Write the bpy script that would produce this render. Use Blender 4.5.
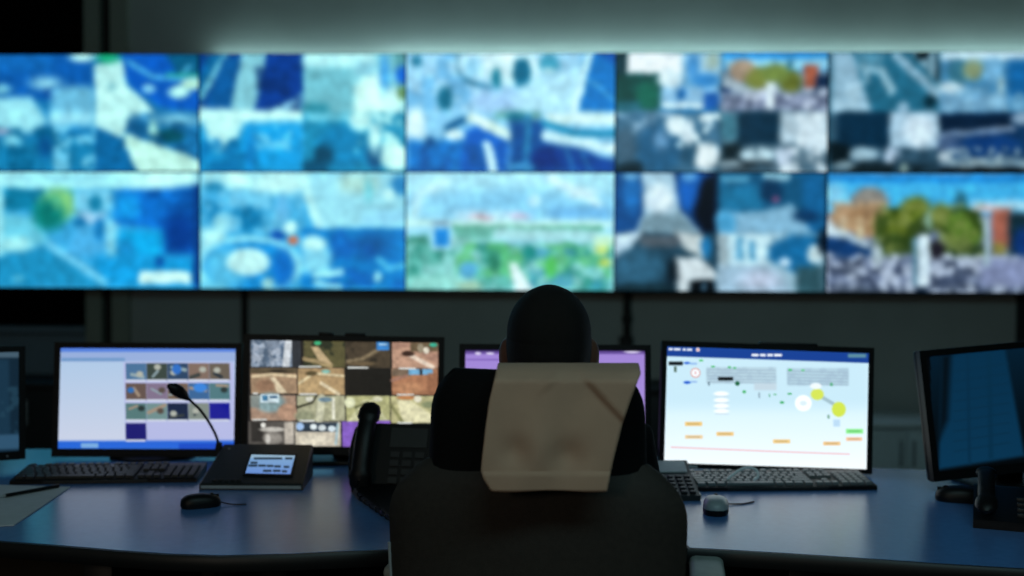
import bpy, bmesh, math, random
import numpy as np
from mathutils import Vector, Matrix, Euler

# ------------------------------------------------------------------ camera, world, lights
for o in list(bpy.data.objects):
    bpy.data.objects.remove(o)
SC = bpy.context.scene
COL = SC.collection
F = 1140.0                      # focal length in pixels of the 1024 x 576 frame
DESK = 0.74
HC = DESK + 0.567               # camera height
CAM = Vector((0, 0, HC))
YAW, PITCH = math.radians(2.3), -math.atan(35 / F)

cd = bpy.data.cameras.new('camera')
cam = bpy.data.objects.new('camera', cd)
COL.objects.link(cam)
cd.sensor_width = 36.0
cd.lens = 36.0 * F / 1024
cam.location = CAM
cam.rotation_euler = (Euler((math.pi / 2 + PITCH, 0, YAW)).to_matrix() @ Matrix.Rotation(math.radians(0.24), 3, 'Z')).to_euler()
cd.dof.use_dof = True
cd.dof.focus_distance = 2.25
cd.dof.aperture_fstop = 1.8
SC.camera = cam
ROT = cam.rotation_euler.to_matrix()

SC.view_settings.view_transform = 'Standard'
SC.view_settings.look = 'None'
SC.view_settings.gamma = 1
SC.view_settings.use_curve_mapping = False
SC.view_settings.exposure = 0.0

w = bpy.data.worlds.new('world')
SC.world = w
w.use_nodes = True
w.node_tree.nodes['Background'].inputs[0].default_value = (0.02, 0.03, 0.04, 1)
w.node_tree.nodes['Background'].inputs[1].default_value = 0.2

def area_light(name, loc, direction, sx, sy, energy, color):
    l = bpy.data.lights.new(name, 'AREA')
    l.shape = 'RECTANGLE'; l.size = sx; l.size_y = sy; l.energy = energy; l.color = color
    o = bpy.data.objects.new(name, l)
    COL.objects.link(o)
    o.location = loc
    o.rotation_euler = Vector(direction).to_track_quat('-Z', 'Y').to_euler()
    return o

# unseen warm light inferred behind the camera, set low to favour the headrest cover
area_light('warm_rear_light', (-1.5, -1.7, 2.0), (0.42, 1.0, -0.22), 0.5, 0.5, 10.0, (1.0, 0.83, 0.64))
# unseen cool fill light, added to brighten the back wall and the desk
area_light('cool_fill_light', (0.6, 0.3, 2.85), (0, 0.75, -0.66), 1.8, 0.6, 19.0, (0.55, 0.95, 1.0))
for x0, x1, e in ((-1.75, -0.9, 0.8), (-0.9, 1.0, 2.8), (1.0, 3.1, 2.5)):  # unseen lights added behind the displays to make the glow on the upper wall
    area_light('wall_wash_light', ((x0 + x1) / 2, 5.735, 2.265), (0, 0.0, 1), x1 - x0, 0.03, e, (0.64, 1.0, 1.0))

# ------------------------------------------------------------------ pixel helpers
def ray(px, py):
    return ROT @ Vector(((px - 512) / F, -(py - 288) / F, -1))
def at(px, py, d):                 # the point at camera depth d
    return CAM + ray(px, py) * d
def on_z(px, py, z):
    r = ray(px, py)
    return CAM + r * ((z - HC) / r.z)
def on_y(px, py, y):
    r = ray(px, py)
    return CAM + r * (y / r.y)
def on_desk(px, py):
    return on_z(px, py, DESK)

# ------------------------------------------------------------------ materials
def hexc(h):
    h = h.lstrip('#')
    if len(h) == 3: h = ''.join(c * 2 for c in h)
    return np.array([int(h[i:i + 2], 16) / 255 for i in (0, 2, 4)])
def lin(c):
    c = np.asarray(c, float)
    return np.where(c <= 0.04045, c / 12.92, ((c + 0.055) / 1.055) ** 2.4)

MATS = {}
def mat(name, color, rough=0.5, metal=0.0, noise=0.0, nscale=40, bump=0.0, bscale=200, spec=0.5, coat=0.0, color2=None):
    m = bpy.data.materials.new(name)
    m.use_nodes = True
    nt = m.node_tree
    b = nt.nodes['Principled BSDF']
    c = lin(hexc(color))
    b.inputs['Base Color'].default_value = (*c, 1)
    b.inputs['Roughness'].default_value = rough
    b.inputs['Metallic'].default_value = metal
    b.inputs['Specular IOR Level'].default_value = spec
    b.inputs['Coat Weight'].default_value = coat
    tc = nt.nodes.new('ShaderNodeTexCoord')
    if noise or color2:
        n = nt.nodes.new('ShaderNodeTexNoise')
        n.inputs['Scale'].default_value = nscale
        n.inputs['Detail'].default_value = 6
        nt.links.new(tc.outputs['Object'], n.inputs['Vector'])
        r = nt.nodes.new('ShaderNodeValToRGB')
        c2 = lin(hexc(color2)) if color2 else np.clip(c * (1 + noise), 0, 1)
        c1 = c if color2 else c * (1 - noise)
        r.color_ramp.elements[0].color = (*c1, 1); r.color_ramp.elements[0].position = 0.35
        r.color_ramp.elements[1].color = (*c2, 1); r.color_ramp.elements[1].position = 0.65
        nt.links.new(n.outputs['Fac'], r.inputs['Fac'])
        nt.links.new(r.outputs['Color'], b.inputs['Base Color'])
    if bump:
        n2 = nt.nodes.new('ShaderNodeTexNoise')
        n2.inputs['Scale'].default_value = bscale
        n2.inputs['Detail'].default_value = 4
        nt.links.new(tc.outputs['Object'], n2.inputs['Vector'])
        bp = nt.nodes.new('ShaderNodeBump')
        bp.inputs['Strength'].default_value = bump
        bp.inputs['Distance'].default_value = 0.01
        nt.links.new(n2.outputs['Fac'], bp.inputs['Height'])
        nt.links.new(bp.outputs['Normal'], b.inputs['Normal'])
    MATS[name] = m
    return m

mat('wall', '#a2acaa', 0.85, noise=0.06, nscale=3, bump=0.1, bscale=150)
mat('wall_joint', '#141616', 0.7, noise=0.1)
mat('ceiling', '#8c9294', 0.9, noise=0.05, nscale=5)
mat('floor', '#3c3a38', 0.5, noise=0.15, nscale=12)
mat('frame_grey', '#8a9488', 0.6, noise=0.05)
mat('night_glass', '#010202', 0.6, spec=0.05, noise=0.05)
mat('parapet', '#6d8290', 0.8, noise=0.05)
mat('cabinet_dark', '#1b1f22', 0.6, noise=0.1)
mat('cabinet_grey', '#e2eaec', 0.6, noise=0.04)
mat('desk', '#4f7cb6', 0.25, noise=0.04, nscale=60, bump=0.03, bscale=400)
mat('desk_edge', '#0e1012', 0.5, noise=0.1)
mat('desk_panel', '#3a342c', 0.7, noise=0.12, nscale=20)
mat('black_plastic', '#0a0b0c', 0.45, spec=0.3, noise=0.12, nscale=80, bump=0.05, bscale=600)
mat('dark_plastic', '#1b1f1f', 0.5, noise=0.1, nscale=80, bump=0.05, bscale=600)
mat('bezel', '#08090a', 0.5, noise=0.1, spec=0.25)
mat('silver_plastic', '#9aa2a6', 0.4, noise=0.05)
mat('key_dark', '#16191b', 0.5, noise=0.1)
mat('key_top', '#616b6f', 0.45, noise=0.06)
mat('white_cable', '#f4f8f8', 0.5, noise=0.04)
mat('paper', '#c3ccd0', 0.8, noise=0.04)
mat('chair_shell', '#2b2621', 0.75, noise=0.12, nscale=90, bump=0.15, bscale=500)
mat('chair_black', '#050506', 0.85, spec=0.2, noise=0.2, nscale=120, bump=0.2, bscale=500)
mat('arm_grey', '#979d98', 0.55, noise=0.08)
mat('chrome', '#9a9c9e', 0.25, metal=1.0, noise=0.05)
mat('jacket', '#08090c', 0.9, spec=0.2, noise=0.2, nscale=150, bump=0.25, bscale=250)
mat('trousers', '#0d0e12', 0.9, noise=0.2, nscale=150)
mat('skin', '#6b4636', 0.5, noise=0.12, nscale=30, bump=0.05, bscale=200)
mat('hair', '#0b0807', 0.7, color2='#160f0c', spec=0.3, nscale=300, bump=0.5, bscale=700)
mat('cloth', '#b5957e', 0.9, noise=0.05, nscale=14, bump=0.12, bscale=900)
mat('shoe', '#0a0a0a', 0.35, noise=0.1)
mat('eye', '#d8d8d0', 0.2, noise=0.02)

def screen_material():
    m = bpy.data.materials.new('screen')
    m.use_nodes = True
    nt = m.node_tree
    b = nt.nodes['Principled BSDF']
    b.inputs['Base Color'].default_value = (0.004, 0.004, 0.005, 1)
    b.inputs['Roughness'].default_value = 0.35
    a = nt.nodes.new('ShaderNodeAttribute')
    a.attribute_name = 'picture'
    nt.links.new(a.outputs['Color'], b.inputs['Emission Color'])
    b.inputs['Emission Strength'].default_value = 1.0
    MATS['screen'] = m
screen_material()

# ------------------------------------------------------------------ mesh helpers
def mesh_from(name, bm, smooth=False, bevel_angle=None):
    bmesh.ops.recalc_face_normals(bm, faces=bm.faces[:])
    me = bpy.data.meshes.new(name)
    bm.to_mesh(me)
    bm.free()
    if smooth:
        me.polygons.foreach_set('use_smooth', [True] * len(me.polygons))
        try: me.set_sharp_from_angle(angle=math.radians(38))
        except Exception: pass
    return me

def link(name, me, m, parent=None):
    o = bpy.data.objects.new(name, me)
    COL.objects.link(o)
    if m and not me.materials: me.materials.append(MATS[m])
    if parent: o.parent = parent
    return o

def obj(name, bm, m, parent=None, smooth=True, world=False):
    """world: vertices are in world space; move them into the parent's (translated only) space"""
    if world and parent:
        p = root_loc(parent)
        bmesh.ops.translate(bm, vec=-p, verts=bm.verts[:])
    return link(name, mesh_from(name, bm, smooth), m, parent)

def root_loc(o):
    v = Vector((0, 0, 0))
    while o:
        v = v + o.location
        o = o.parent
    return v

def thing(name, label, cat, loc=(0, 0, 0), rz=0, group=None):
    o = bpy.data.objects.new(name, None)
    COL.objects.link(o)
    o.empty_display_size = 0.1
    o.location = loc
    o.rotation_euler = (0, 0, rz)
    return tag(o, label, cat, group)

def tag(o, label, cat, group=None):
    o['label'] = label; o['category'] = cat
    if group: o['group'] = group
    return o

def struct(name, bm, m, label=None, parent=None):
    o = obj(name, bm, m, parent, smooth=False)
    if not parent: o['kind'] = 'structure'
    if label: o['label'] = label
    return o

def box(bm, x0, x1, y0, y1, z0, z1, M=None, bev=0.0, seg=2):
    vs = [bm.verts.new((x, y, z)) for z in (z0, z1) for y in (y0, y1) for x in (x0, x1)]
    fs = [(0, 2, 3, 1), (4, 5, 7, 6), (0, 1, 5, 4), (2, 6, 7, 3), (0, 4, 6, 2), (1, 3, 7, 5)]
    faces = [bm.faces.new([vs[i] for i in f]) for f in fs]
    if bev:
        es = list({e for f in faces for e in f.edges})
        r = bmesh.ops.bevel(bm, geom=es, offset=bev, segments=seg, profile=0.5, affect='EDGES')
        vs = list({v for f in r['faces'] for v in f.verts} | {v for v in vs if v.is_valid})
    if M is not None:
        bmesh.ops.transform(bm, matrix=M, verts=[v for v in vs if v.is_valid])
    return bm

def B(*a, **k):
    return box(bmesh.new(), *a, **k)

def prism(bm, pts, z0, z1):
    lo = [bm.verts.new((p[0], p[1], z0)) for p in pts]
    hi = [bm.verts.new((p[0], p[1], z1)) for p in pts]
    bm.faces.new(lo[::-1]); bm.faces.new(hi)
    n = len(pts)
    for i in range(n):
        bm.faces.new((lo[i], lo[(i + 1) % n], hi[(i + 1) % n], hi[i]))
    return bm

def loft(bm, rings, caps=True, closed=True):
    R = [[bm.verts.new(p) for p in r] for r in rings]
    n = len(R[0])
    for a, b in zip(R, R[1:]):
        for i in range(n if closed else n - 1):
            bm.faces.new((a[i], a[(i + 1) % n], b[(i + 1) % n], b[i]))
    if caps and closed:
        bm.faces.new(R[0][::-1]); bm.faces.new(R[-1])
    return bm

def tube(bm, pts, rad, seg=12, round_caps=False):
    pts = [Vector(p) for p in pts]
    if not hasattr(rad, '__len__'): rad = [rad] * len(pts)
    rings = []
    up = None
    for i, p in enumerate(pts):
        t = (pts[min(i + 1, len(pts) - 1)] - pts[max(i - 1, 0)]).normalized()
        if up is None:
            up = Vector((0, 0, 1)) if abs(t.z) < 0.9 else Vector((0, 1, 0))
        a = t.cross(up).normalized(); b = a.cross(t).normalized(); up = b
        rr = rad[i]
        rx, ry = rr if isinstance(rr, tuple) else (rr, rr)
        ring = [p + a * math.cos(k * 2 * math.pi / seg) * rx + b * math.sin(k * 2 * math.pi / seg) * ry for k in range(seg)]
        if round_caps and i == 0:
            for s, c in ((0.95, 0.3), (0.6, 0.8)):
                rings.append([p - t * s * rx + (q - p) * c for q in ring])
        rings.append(ring)
        if round_caps and i == len(pts) - 1:
            for s, c in ((0.6, 0.8), (0.95, 0.3)):
                rings.append([p + t * s * rx + (q - p) * c for q in ring])
    return loft(bm, rings)

def ellipsoid(bm, c, r, nu=24, nv=16, M=None, keep=None):
    rings = []
    c = Vector(c)
    for j in range(1, nv):
        th = math.pi * j / nv
        rings.append([Vector((r[0] * math.sin(th) * math.cos(2 * math.pi * i / nu), r[1] * math.sin(th) * math.sin(2 * math.pi * i / nu), r[2] * math.cos(th))) for i in range(nu)])
    if M is not None: rings = [[M @ q for q in R] for R in rings]
    rings = [[c + q for q in R] for R in rings]
    return loft(bm, rings)

def curve_pts(ctrl, n=8):
    """Catmull-Rom through the control points"""
    P = [Vector(p) for p in ctrl]
    P = [P[0] * 2 - P[1]] + P + [P[-1] * 2 - P[-2]]
    out = []
    for i in range(1, len(P) - 2):
        for k in range(n):
            t = k / n
            a, b, c, d = P[i - 1:i + 3]
            out.append(0.5 * ((2 * b) + (c - a) * t + (2 * a - 5 * b + 4 * c - d) * t * t + (3 * b - a - 3 * c + d) * t ** 3))
    out.append(P[-2])
    return out

# ------------------------------------------------------------------ screen pictures
def sstep(a, b, x):
    t = np.clip((x - a) / (b - a + 1e-9), 0, 1)
    return t * t * (3 - 2 * t)

def vnoise(X, Y, scale, seed):
    rs = np.random.RandomState(seed)
    G = rs.rand(64, 64)
    out = 0; amp = 1; tot = 0
    for o in range(3):
        x = X / scale * 2 ** o + 7 * o; y = Y / scale * 2 ** o + 3 * o
        xi = np.floor(x).astype(int); yi = np.floor(y).astype(int)
        fx = x - xi; fy = y - yi
        fx = fx * fx * (3 - 2 * fx); fy = fy * fy * (3 - 2 * fy)
        g = lambda a, b: G[a % 64, b % 64]
        v = (g(xi, yi) * (1 - fx) + g(xi + 1, yi) * fx) * (1 - fy) + (g(xi, yi + 1) * (1 - fx) + g(xi + 1, yi + 1) * fx) * fy
        out = out + v * amp; tot += amp; amp *= 0.55
    return out / tot

def seg_dist(X, Y, a, b):
    ax, ay = a; bx, by = b
    dx, dy = bx - ax, by - ay
    t = np.clip(((X - ax) * dx + (Y - ay) * dy) / (dx * dx + dy * dy + 1e-9), 0, 1)
    return np.hypot(X - ax - t * dx, Y - ay - t * dy)

def paint(X, Y, ops, soft=6, sm=1.0):
    C = np.zeros(X.shape + (3,))
    def mix(mask, col):
        nonlocal C
        c = hexc(col) if isinstance(col, str) else col
        C = C * (1 - mask[..., None]) + c * mask[..., None]
    for op in ops:
        k = op[0]
        if k == 'f':
            C[:] = hexc(op[1])
        elif k == 'r':
            x0, y0, x1, y1, col = op[1:6]; s = (op[6] if len(op) > 6 else soft) * (sm if (len(op) <= 6 or op[6] > 8) else 1)
            m = sstep(x0 - s / 2, x0 + s / 2, X) * (1 - sstep(x1 - s / 2, x1 + s / 2, X)) * sstep(y0 - s / 2, y0 + s / 2, Y) * (1 - sstep(y1 - s / 2, y1 + s / 2, Y))
            mix(m, col)
        elif k == 'e':
            cx, cy, rx, ry, col = op[1:6]; s = (op[6] if len(op) > 6 else soft * 1.6) * sm
            d = (np.hypot((X - cx) / rx, (Y - cy) / ry) - 1) * min(rx, ry)
            mix(1 - sstep(-s / 2, s / 2, d), col)
        elif k == 'p':
            pts, col = op[1:3]; s = (op[3] if len(op) > 3 else soft) * sm
            inside = np.zeros(X.shape, bool); D = np.full(X.shape, 1e9)
            for a, b in zip(pts, pts[1:] + pts[:1]):
                D = np.minimum(D, seg_dist(X, Y, a, b))
                cond = (a[1] > Y) != (b[1] > Y)
                xi = (b[0] - a[0]) * (Y - a[1]) / (b[1] - a[1] + 1e-9) + a[0]
                inside ^= cond & (X < xi)
            mix(sstep(-s / 2, s / 2, np.where(inside, D, -D)), col)
        elif k == 'l':
            pts, wd, col = op[1:4]; s = (op[4] if len(op) > 4 else soft) * sm
            D = np.full(X.shape, 1e9)
            for a, b in zip(pts, pts[1:]): D = np.minimum(D, seg_dist(X, Y, a, b))
            mix(1 - sstep(wd / 2 - s / 2, wd / 2 + s / 2, D), col)
        elif k == 'n':       # blotches of a colour inside a rectangle
            x0, y0, x1, y1, col, sc, amt, seed = op[1:9]
            m = sstep(0.45, 0.62, vnoise(X, Y, sc, seed)) * amt
            s = soft
            m = m * sstep(x0 - s, x0 + s, X) * (1 - sstep(x1 - s, x1 + s, X)) * sstep(y0 - s, y0 + s, Y) * (1 - sstep(y1 - s, y1 + s, Y))
            mix(m, col)
        elif k == 'v':       # brightness variation
            sc, amt, seed = op[1:4]
            C = np.clip(C * (1 + amt * (vnoise(X, Y, sc, seed)[..., None] - 0.5) * 2), 0, 1)
        elif k == 'g':       # vertical blend to a colour
            x0, y0, x1, y1, col, a0, a1 = op[1:8]
            m = np.where((X >= x0) & (X <= x1) & (Y >= y0) & (Y <= y1), a0 + (a1 - a0) * (Y - y0) / (y1 - y0), 0)
            mix(m, col)
    return np.clip(C, 0, 1)

def screen_mesh(name, P0, U, V, n, m, TL, TR, BL, crop, ops, soft=6, gain=1.0, tint=(1, 1, 1), warp=0, blur=0, sat=1):
    """grid at P0 + u U + v V (v downwards); the picture is drawn in the pixels of a crop (ox, oy, scale)"""
    u = np.linspace(0, 1, n); v = np.linspace(0, 1, m)
    UU, VV = np.meshgrid(u, v)
    px = TL[0] + UU * (TR[0] - TL[0]) + VV * (BL[0] - TL[0])
    py = TL[1] + UU * (TR[1] - TL[1]) + VV * (BL[1] - TL[1])
    ox, oy, s = crop
    Xc, Yc = (px - ox) / s, (py - oy) / s
    if warp:
        Xc, Yc = (Xc + warp * (vnoise(Xc, Yc, 55, 21) - .5) + warp * .35 * (vnoise(Xc, Yc, 18, 23) - .5), Yc + warp * (vnoise(Xc, Yc, 55, 22) - .5) + warp * .35 * (vnoise(Xc, Yc, 18, 24) - .5))
    C = paint(Xc, Yc, ops, soft, 1.6 if warp else 1.0)
    if warp:                       # grain of the camera pictures
        g = 0.55 * (vnoise(Xc, Yc, 26, 31) - .5) + 0.45 * (vnoise(Xc, Yc, 13, 33) - .5)
        C = C * (1 + g[..., None] * 0.5)
        C = np.clip(0.46 + (C - 0.46) * 1.06, 0, 1)
    for _ in range(blur):
        for ax in (0, 1):
            C = (C * 2 + np.concatenate([C.take([0], ax), C.take(range(C.shape[ax] - 1), ax)], ax) + np.concatenate([C.take(range(1, C.shape[ax]), ax), C.take([-1], ax)], ax)) / 4
    if sat != 1: C = C.mean(-1, keepdims=True) * (1 - sat) + C * sat
    C = lin(C) * gain * np.array(tint)
    co = np.array(P0)[None, None] + UU[..., None] * np.array(U) + VV[..., None] * np.array(V)
    me = bpy.data.meshes.new(name)
    nv = n * m
    idx = np.arange(nv).reshape(m, n)
    q = np.stack([idx[:-1, :-1], idx[1:, :-1], idx[1:, 1:], idx[:-1, 1:]], -1).reshape(-1, 4)
    me.vertices.add(nv); me.vertices.foreach_set('co', co.reshape(-1))
    me.loops.add(q.size); me.loops.foreach_set('vertex_index', q.reshape(-1).astype(np.int32))
    me.polygons.add(len(q)); me.polygons.foreach_set('loop_start', np.arange(0, q.size, 4, dtype=np.int32))
    me.update(calc_edges=True)
    a = me.color_attributes.new('picture', 'FLOAT_COLOR', 'POINT')
    a.data.foreach_set('color', np.concatenate([C.reshape(-1, 3), np.ones((nv, 1))], 1).reshape(-1).astype(np.float32))
    return me

# ================================================================== THE ROOM
YW = 5.60            # front plane of the video wall
YB = 5.78            # back wall
XL, XR, Y0, ZC = -4.2, 4.2, -2.2, 2.95
xwin = on_y(88, 300, YB).x          # where the back wall begins beside the dark window
xjoin = on_y(131, 300, YB).x
struct('floor', B(XL, XR, Y0, YB + 0.2, -0.1, 0), 'floor', 'dark grey floor')
struct('ceiling', B(XL, XR, Y0, YB + 0.2, ZC, ZC + 0.1), 'ceiling', 'dark ceiling')
xr = on_y(1016, 310, YB).x
ZV = on_y(512, 285, YB).z
wb = struct('wall_back', B(xjoin, XR, YB, YB + 0.15, 0, ZC), 'wall', 'grey wall behind the video wall')
for px, wd in ((245, 0.035),):
    x = on_y(px, 315, YB).x
    obj('joint_strip', B(x - wd / 2, x + wd / 2, YB - 0.012, YB, 0, ZV), 'wall_joint', wb, smooth=False)
struct('wall_right', B(XR, XR + 0.1, Y0, YB + 0.2, 0, ZC), 'cabinet_dark', 'dark side wall')
struct('wall_left', B(XL - 0.1, XL, Y0, YB + 0.2, 0, ZC), 'wall', 'grey side wall')
struct('wall_front', B(XL, XR, Y0 - 0.1, Y0, 0, ZC), 'wall', 'grey wall opposite the screens')
struct('trim_1', B(xr, XR, YB - 0.04, YB, 0, ZV), 'cabinet_dark', 'dark panel at the right end of the wall')
zpar = on_y(40, 326, YB).z
struct('wall_parapet', B(XL, xwin, YB, YB + 0.15, 0, zpar), 'parapet', 'low blue-grey wall under the dark window')
win = B(XL, xwin, YB + 0.06, YB + 0.08, zpar, ZC)
wo = struct('window_1', win, 'night_glass', 'black unlit window beside the video wall')
obj('window_frame', B(xwin, xwin + (xjoin - xwin) * 0.36, YB - 0.03, YB + 0.1, 0, ZC), 'frame_grey', wo, smooth=False)
obj('window_frame', B(xwin + (xjoin - xwin) * 0.36, xwin + (xjoin - xwin) * 0.60, YB + 0.02, YB + 0.1, 0, ZC), 'wall_joint', wo, smooth=False)
obj('window_frame', B(xwin + (xjoin - xwin) * 0.60, xjoin, YB - 0.03, YB + 0.1, 0, ZC), 'frame_grey', wo, smooth=False)
obj('window_sill', B(XL, xwin, YB - 0.05, YB + 0.02, zpar - 0.03, zpar), 'parapet', wo, smooth=False)

# cable conduit under the video wall
xc = on_y(627, 315, YB).x
cn = thing('cable_conduit', 'black vertical cable conduit on the wall below the video wall', 'conduit', (xc, YB, 0.82))
bm = B(-0.02, 0.02, -0.035, 0, 0, 0.38, bev=0.004)
obj('duct', bm, 'wall_joint', cn)
zc_ = on_y(627, 318, YB).z - 0.82
obj('clip', B(-0.026, 0.026, -0.042, 0, zc_ - 0.02, zc_ + 0.015, bev=0.004), 'wall_joint', cn)
obj('junction_box', B(-0.04, 0.03, -0.05, 0, -0.08, zc_ - 0.09, bev=0.005), 'wall_joint', cn)

# low cabinets against the wall
zcab = on_y(655, 387, YB - 0.4).z
def low_cabinet(x0, x1, ztop, m, label, group=None):
    c = thing('low_cabinet', label, 'cabinet', ((x0 + x1) / 2, YB - 0.26, 0), 0, group)
    h = (x1 - x0) / 2 - 0.004
    obj('body', B(-h, h, -0.18, 0.19, 0.06, ztop - 0.025, bev=0.003), m, c)
    obj('top', B(-h - 0.003, h + 0.003, -0.205, 0.195, ztop - 0.025, ztop, bev=0.004), m, c)
    obj('plinth', B(-h + 0.01, h - 0.01, -0.16, 0.18, 0, 0.06), 'wall_joint', c)
    for s in (-1, 1):
        d = obj('door', B(min(0.003 * s, (h - 0.004) * s), max(0.003 * s, (h - 0.004) * s), -0.198, -0.18, 0.07, ztop - 0.035, bev=0.002), m, c)
        obj('handle', B(0.03 * s - 0.006, 0.03 * s + 0.006, -0.215, -0.198, ztop - 0.2, ztop - 0.08, bev=0.002), 'silver_plastic', d)
    return c
cabs = [(-3.0, -2.12, 'below the dark window'), (-2.10, -1.22, 'behind the white list monitor'), (-1.20, -0.32, 'behind the camera grid monitor'),
        (-0.30, 0.72, 'behind the seated operator')]
for x0, x1, s in cabs:
    low_cabinet(x0, x1, zcab, 'cabinet_dark', 'dark low cabinet against the wall ' + s, 'dark low cabinets')
zc2 = on_y(893, 421, YB - 0.4).z
low_cabinet(on_y(880, 440, YB - 0.4).x - 0.25, on_y(916, 440, YB - 0.4).x + 0.3, zc2, 'cabinet_grey', 'pale grey low cabinet seen between the plan monitor and the turned monitor')

# ================================================================== VIDEO WALL
cols_px = [-2.5, 201.5, 405.5, 616, 827.5, 1041]
rows_px = [53, 172, 290]
xa = on_y(405.5, 172, YW).x; xb = on_y(827.5, 172, YW).x
PW = (xb - xa) / 2
zt = on_y(512, 52.5, YW).z; zm = on_y(512, 172, YW).z; zb = on_y(512, 290.5, YW).z

K1 = (0, 40, .2431); K2 = (200, 40, .2431); K3 = (400, 40, .2431); K4 = (610, 40, .2431); K5 = (820, 40, .2431)
K6 = (0, 165, .2344); K7 = (200, 165, .2344); K8 = (400, 165, .2343); K9 = (610, 165, .2343); K10 = (820, 165, .2345)
PIC = {}
PIC[0, 0] = (K1, [('f', '#1b78b8'),
  ('r', -20, 40, 400, 245, '#0d58b0', 30), ('r', -20, 40, 230, 130, '#1263b8', 40), ('e', 200, 175, 55, 24, '#9fd0ee', 30), ('e', 268, 220, 62, 26, '#073a92', 24),
  ('p', [(-20, 235), (140, 235), (205, 330), (130, 380), (-20, 355)], '#a5d8ee', 26), ('r', 225, 190, 400, 300, '#74b4de', 26), ('r', 215, 290, 400, 352, '#a2d6f4', 26),
  ('e', 20, 200, 35, 18, '#8ccbe8', 20), ('e', 20, 378, 30, 14, '#bda4c4', 14), ('r', -20, 395, 400, 540, '#1679b0', 40), ('n', -20, 360, 240, 540, '#086090', 60, .9, 3), ('n', 230, 350, 400, 540, '#86caf0', 45, .8, 5),
  ('e', 195, 440, 30, 45, '#0a4f90', 30), ('e', 60, 412, 34, 20, '#8accea', 20),
  ('r', 402, 40, 850, 540, '#1b6fae', 4), ('p', [(402, 105), (512, 78), (530, 180), (645, 292), (530, 325), (512, 402), (402, 352)], '#cdeaf0', 12), ('e', 470, 190, 16, 18, '#93c0d0', 14),
  ('p', [(512, 50), (850, 50), (850, 292), (700, 282), (582, 222), (530, 150)], '#0b58c4', 14), ('p', [(690, 50), (850, 50), (850, 150), (740, 150)], '#0a5a86', 20), ('l', [(540, 90), (640, 150), (740, 160), (790, 110)], 16, '#5fb4e4', 16),
  ('l', [(700, 140), (830, 150)], 14, '#2aa090', 12), ('e', 745, 214, 40, 24, '#c8f0f4', 14), ('e', 795, 182, 42, 24, '#d4efe0', 14), ('e', 620, 200, 26, 18, '#9fd8ff', 14),
  ('r', 540, 300, 850, 352, '#4a90c4', 20), ('e', 740, 325, 60, 14, '#8cc4e4', 16), ('e', 575, 365, 45, 45, '#1a5c94', 20), ('e', 705, 392, 58, 32, '#0a4f64', 16), ('e', 638, 372, 18, 44, '#a8d0cc', 14), ('n', 560, 330, 850, 480, '#10588e', 50, .7, 8),
  ('p', [(518, 385), (640, 425), (850, 500), (850, 545), (575, 545), (520, 440)], '#cfe8e2', 12), ('p', [(402, 368), (520, 412), (575, 545), (402, 545)], '#0e66a6', 12), ('e', 455, 70, 48, 28, '#179a72', 20), ('e', 352, 70, 50, 15, '#d8f4f4', 12), ('v', 30, .12, 1)])
PIC[0, 1] = (K2, [('f', '#2f98d4'),
  ('r', 0, 50, 430, 300, '#0a4290', 4), ('p', [(60, 50), (110, 50), (30, 240), (0, 240), (0, 170)], '#0c66a4', 10), ('l', [(115, 60), (20, 230)], 22, '#7ab8d4', 12), ('p', [(105, 75), (180, 75), (140, 290), (40, 265)], '#0d58a0', 10),
  ('p', [(185, 50), (285, 50), (235, 300), (135, 300)], '#8fc2d8', 12), ('p', [(290, 50), (425, 50), (425, 220), (290, 290), (235, 290)], '#0a3c98', 12), ('p', [(425, 215), (425, 300), (290, 300)], '#9cc8ec', 10), ('n', 240, 100, 420, 300, '#0a2f70', 60, .7, 4),
  ('r', 0, 290, 430, 340, '#e4fbff', 24), ('r', 0, 340, 430, 540, '#149ce8', 40), ('p', [(5, 270), (110, 290), (190, 330), (150, 440), (80, 460), (40, 400)], '#d4f2fa', 24), ('e', 140, 425, 22, 24, '#0d7ab0', 14), ('r', 10, 460, 250, 545, '#1587c8', 30), ('n', 0, 400, 260, 545, '#0a6cae', 40, .8, 9), ('n', 220, 330, 430, 450, '#8ad2fa', 40, .7, 11), ('e', 220, 450, 20, 80, '#0f7ecb', 20),
  ('r', 432, 50, 860, 300, '#8ec8dc', 5), ('r', 432, 50, 720, 110, '#c6e8f6', 24), ('r', 440, 120, 625, 290, '#79b6cc', 20), ('r', 432, 260, 530, 300, '#2c88a4', 24), ('p', [(640, 190), (710, 120), (760, 150), (780, 300), (640, 300)], '#eafcff', 24), ('r', 640, 90, 720, 150, '#93c4de', 20), ('e', 760, 140, 22, 75, '#4aa4f4', 20), ('e', 790, 250, 40, 50, '#dff6ff', 20), ('r', 800, 55, 850, 120, '#5f9aa8', 16), ('e', 828, 150, 28, 40, '#0b62d8', 16), ('e', 826, 220, 16, 26, '#6b8a4c', 14),
  ('r', 432, 298, 860, 545, '#1c88b8', 8), ('r', 440, 300, 640, 330, '#7cc8e4', 20), ('e', 590, 440, 110, 90, '#0d80bc', 40), ('e', 515, 470, 40, 45, '#064668', 26), ('r', 432, 490, 530, 545, '#075078', 24), ('e', 660, 330, 40, 40, '#d8f6ff', 24), ('n', 640, 300, 860, 460, '#d2f4fc', 60, .9, 14), ('e', 720, 480, 34, 50, '#0c4f84', 24), ('e', 800, 480, 55, 55, '#e2f8fa', 24), ('e', 720, 400, 24, 60, '#cfeefa', 20), ('v', 30, .1, 2)])
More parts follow.
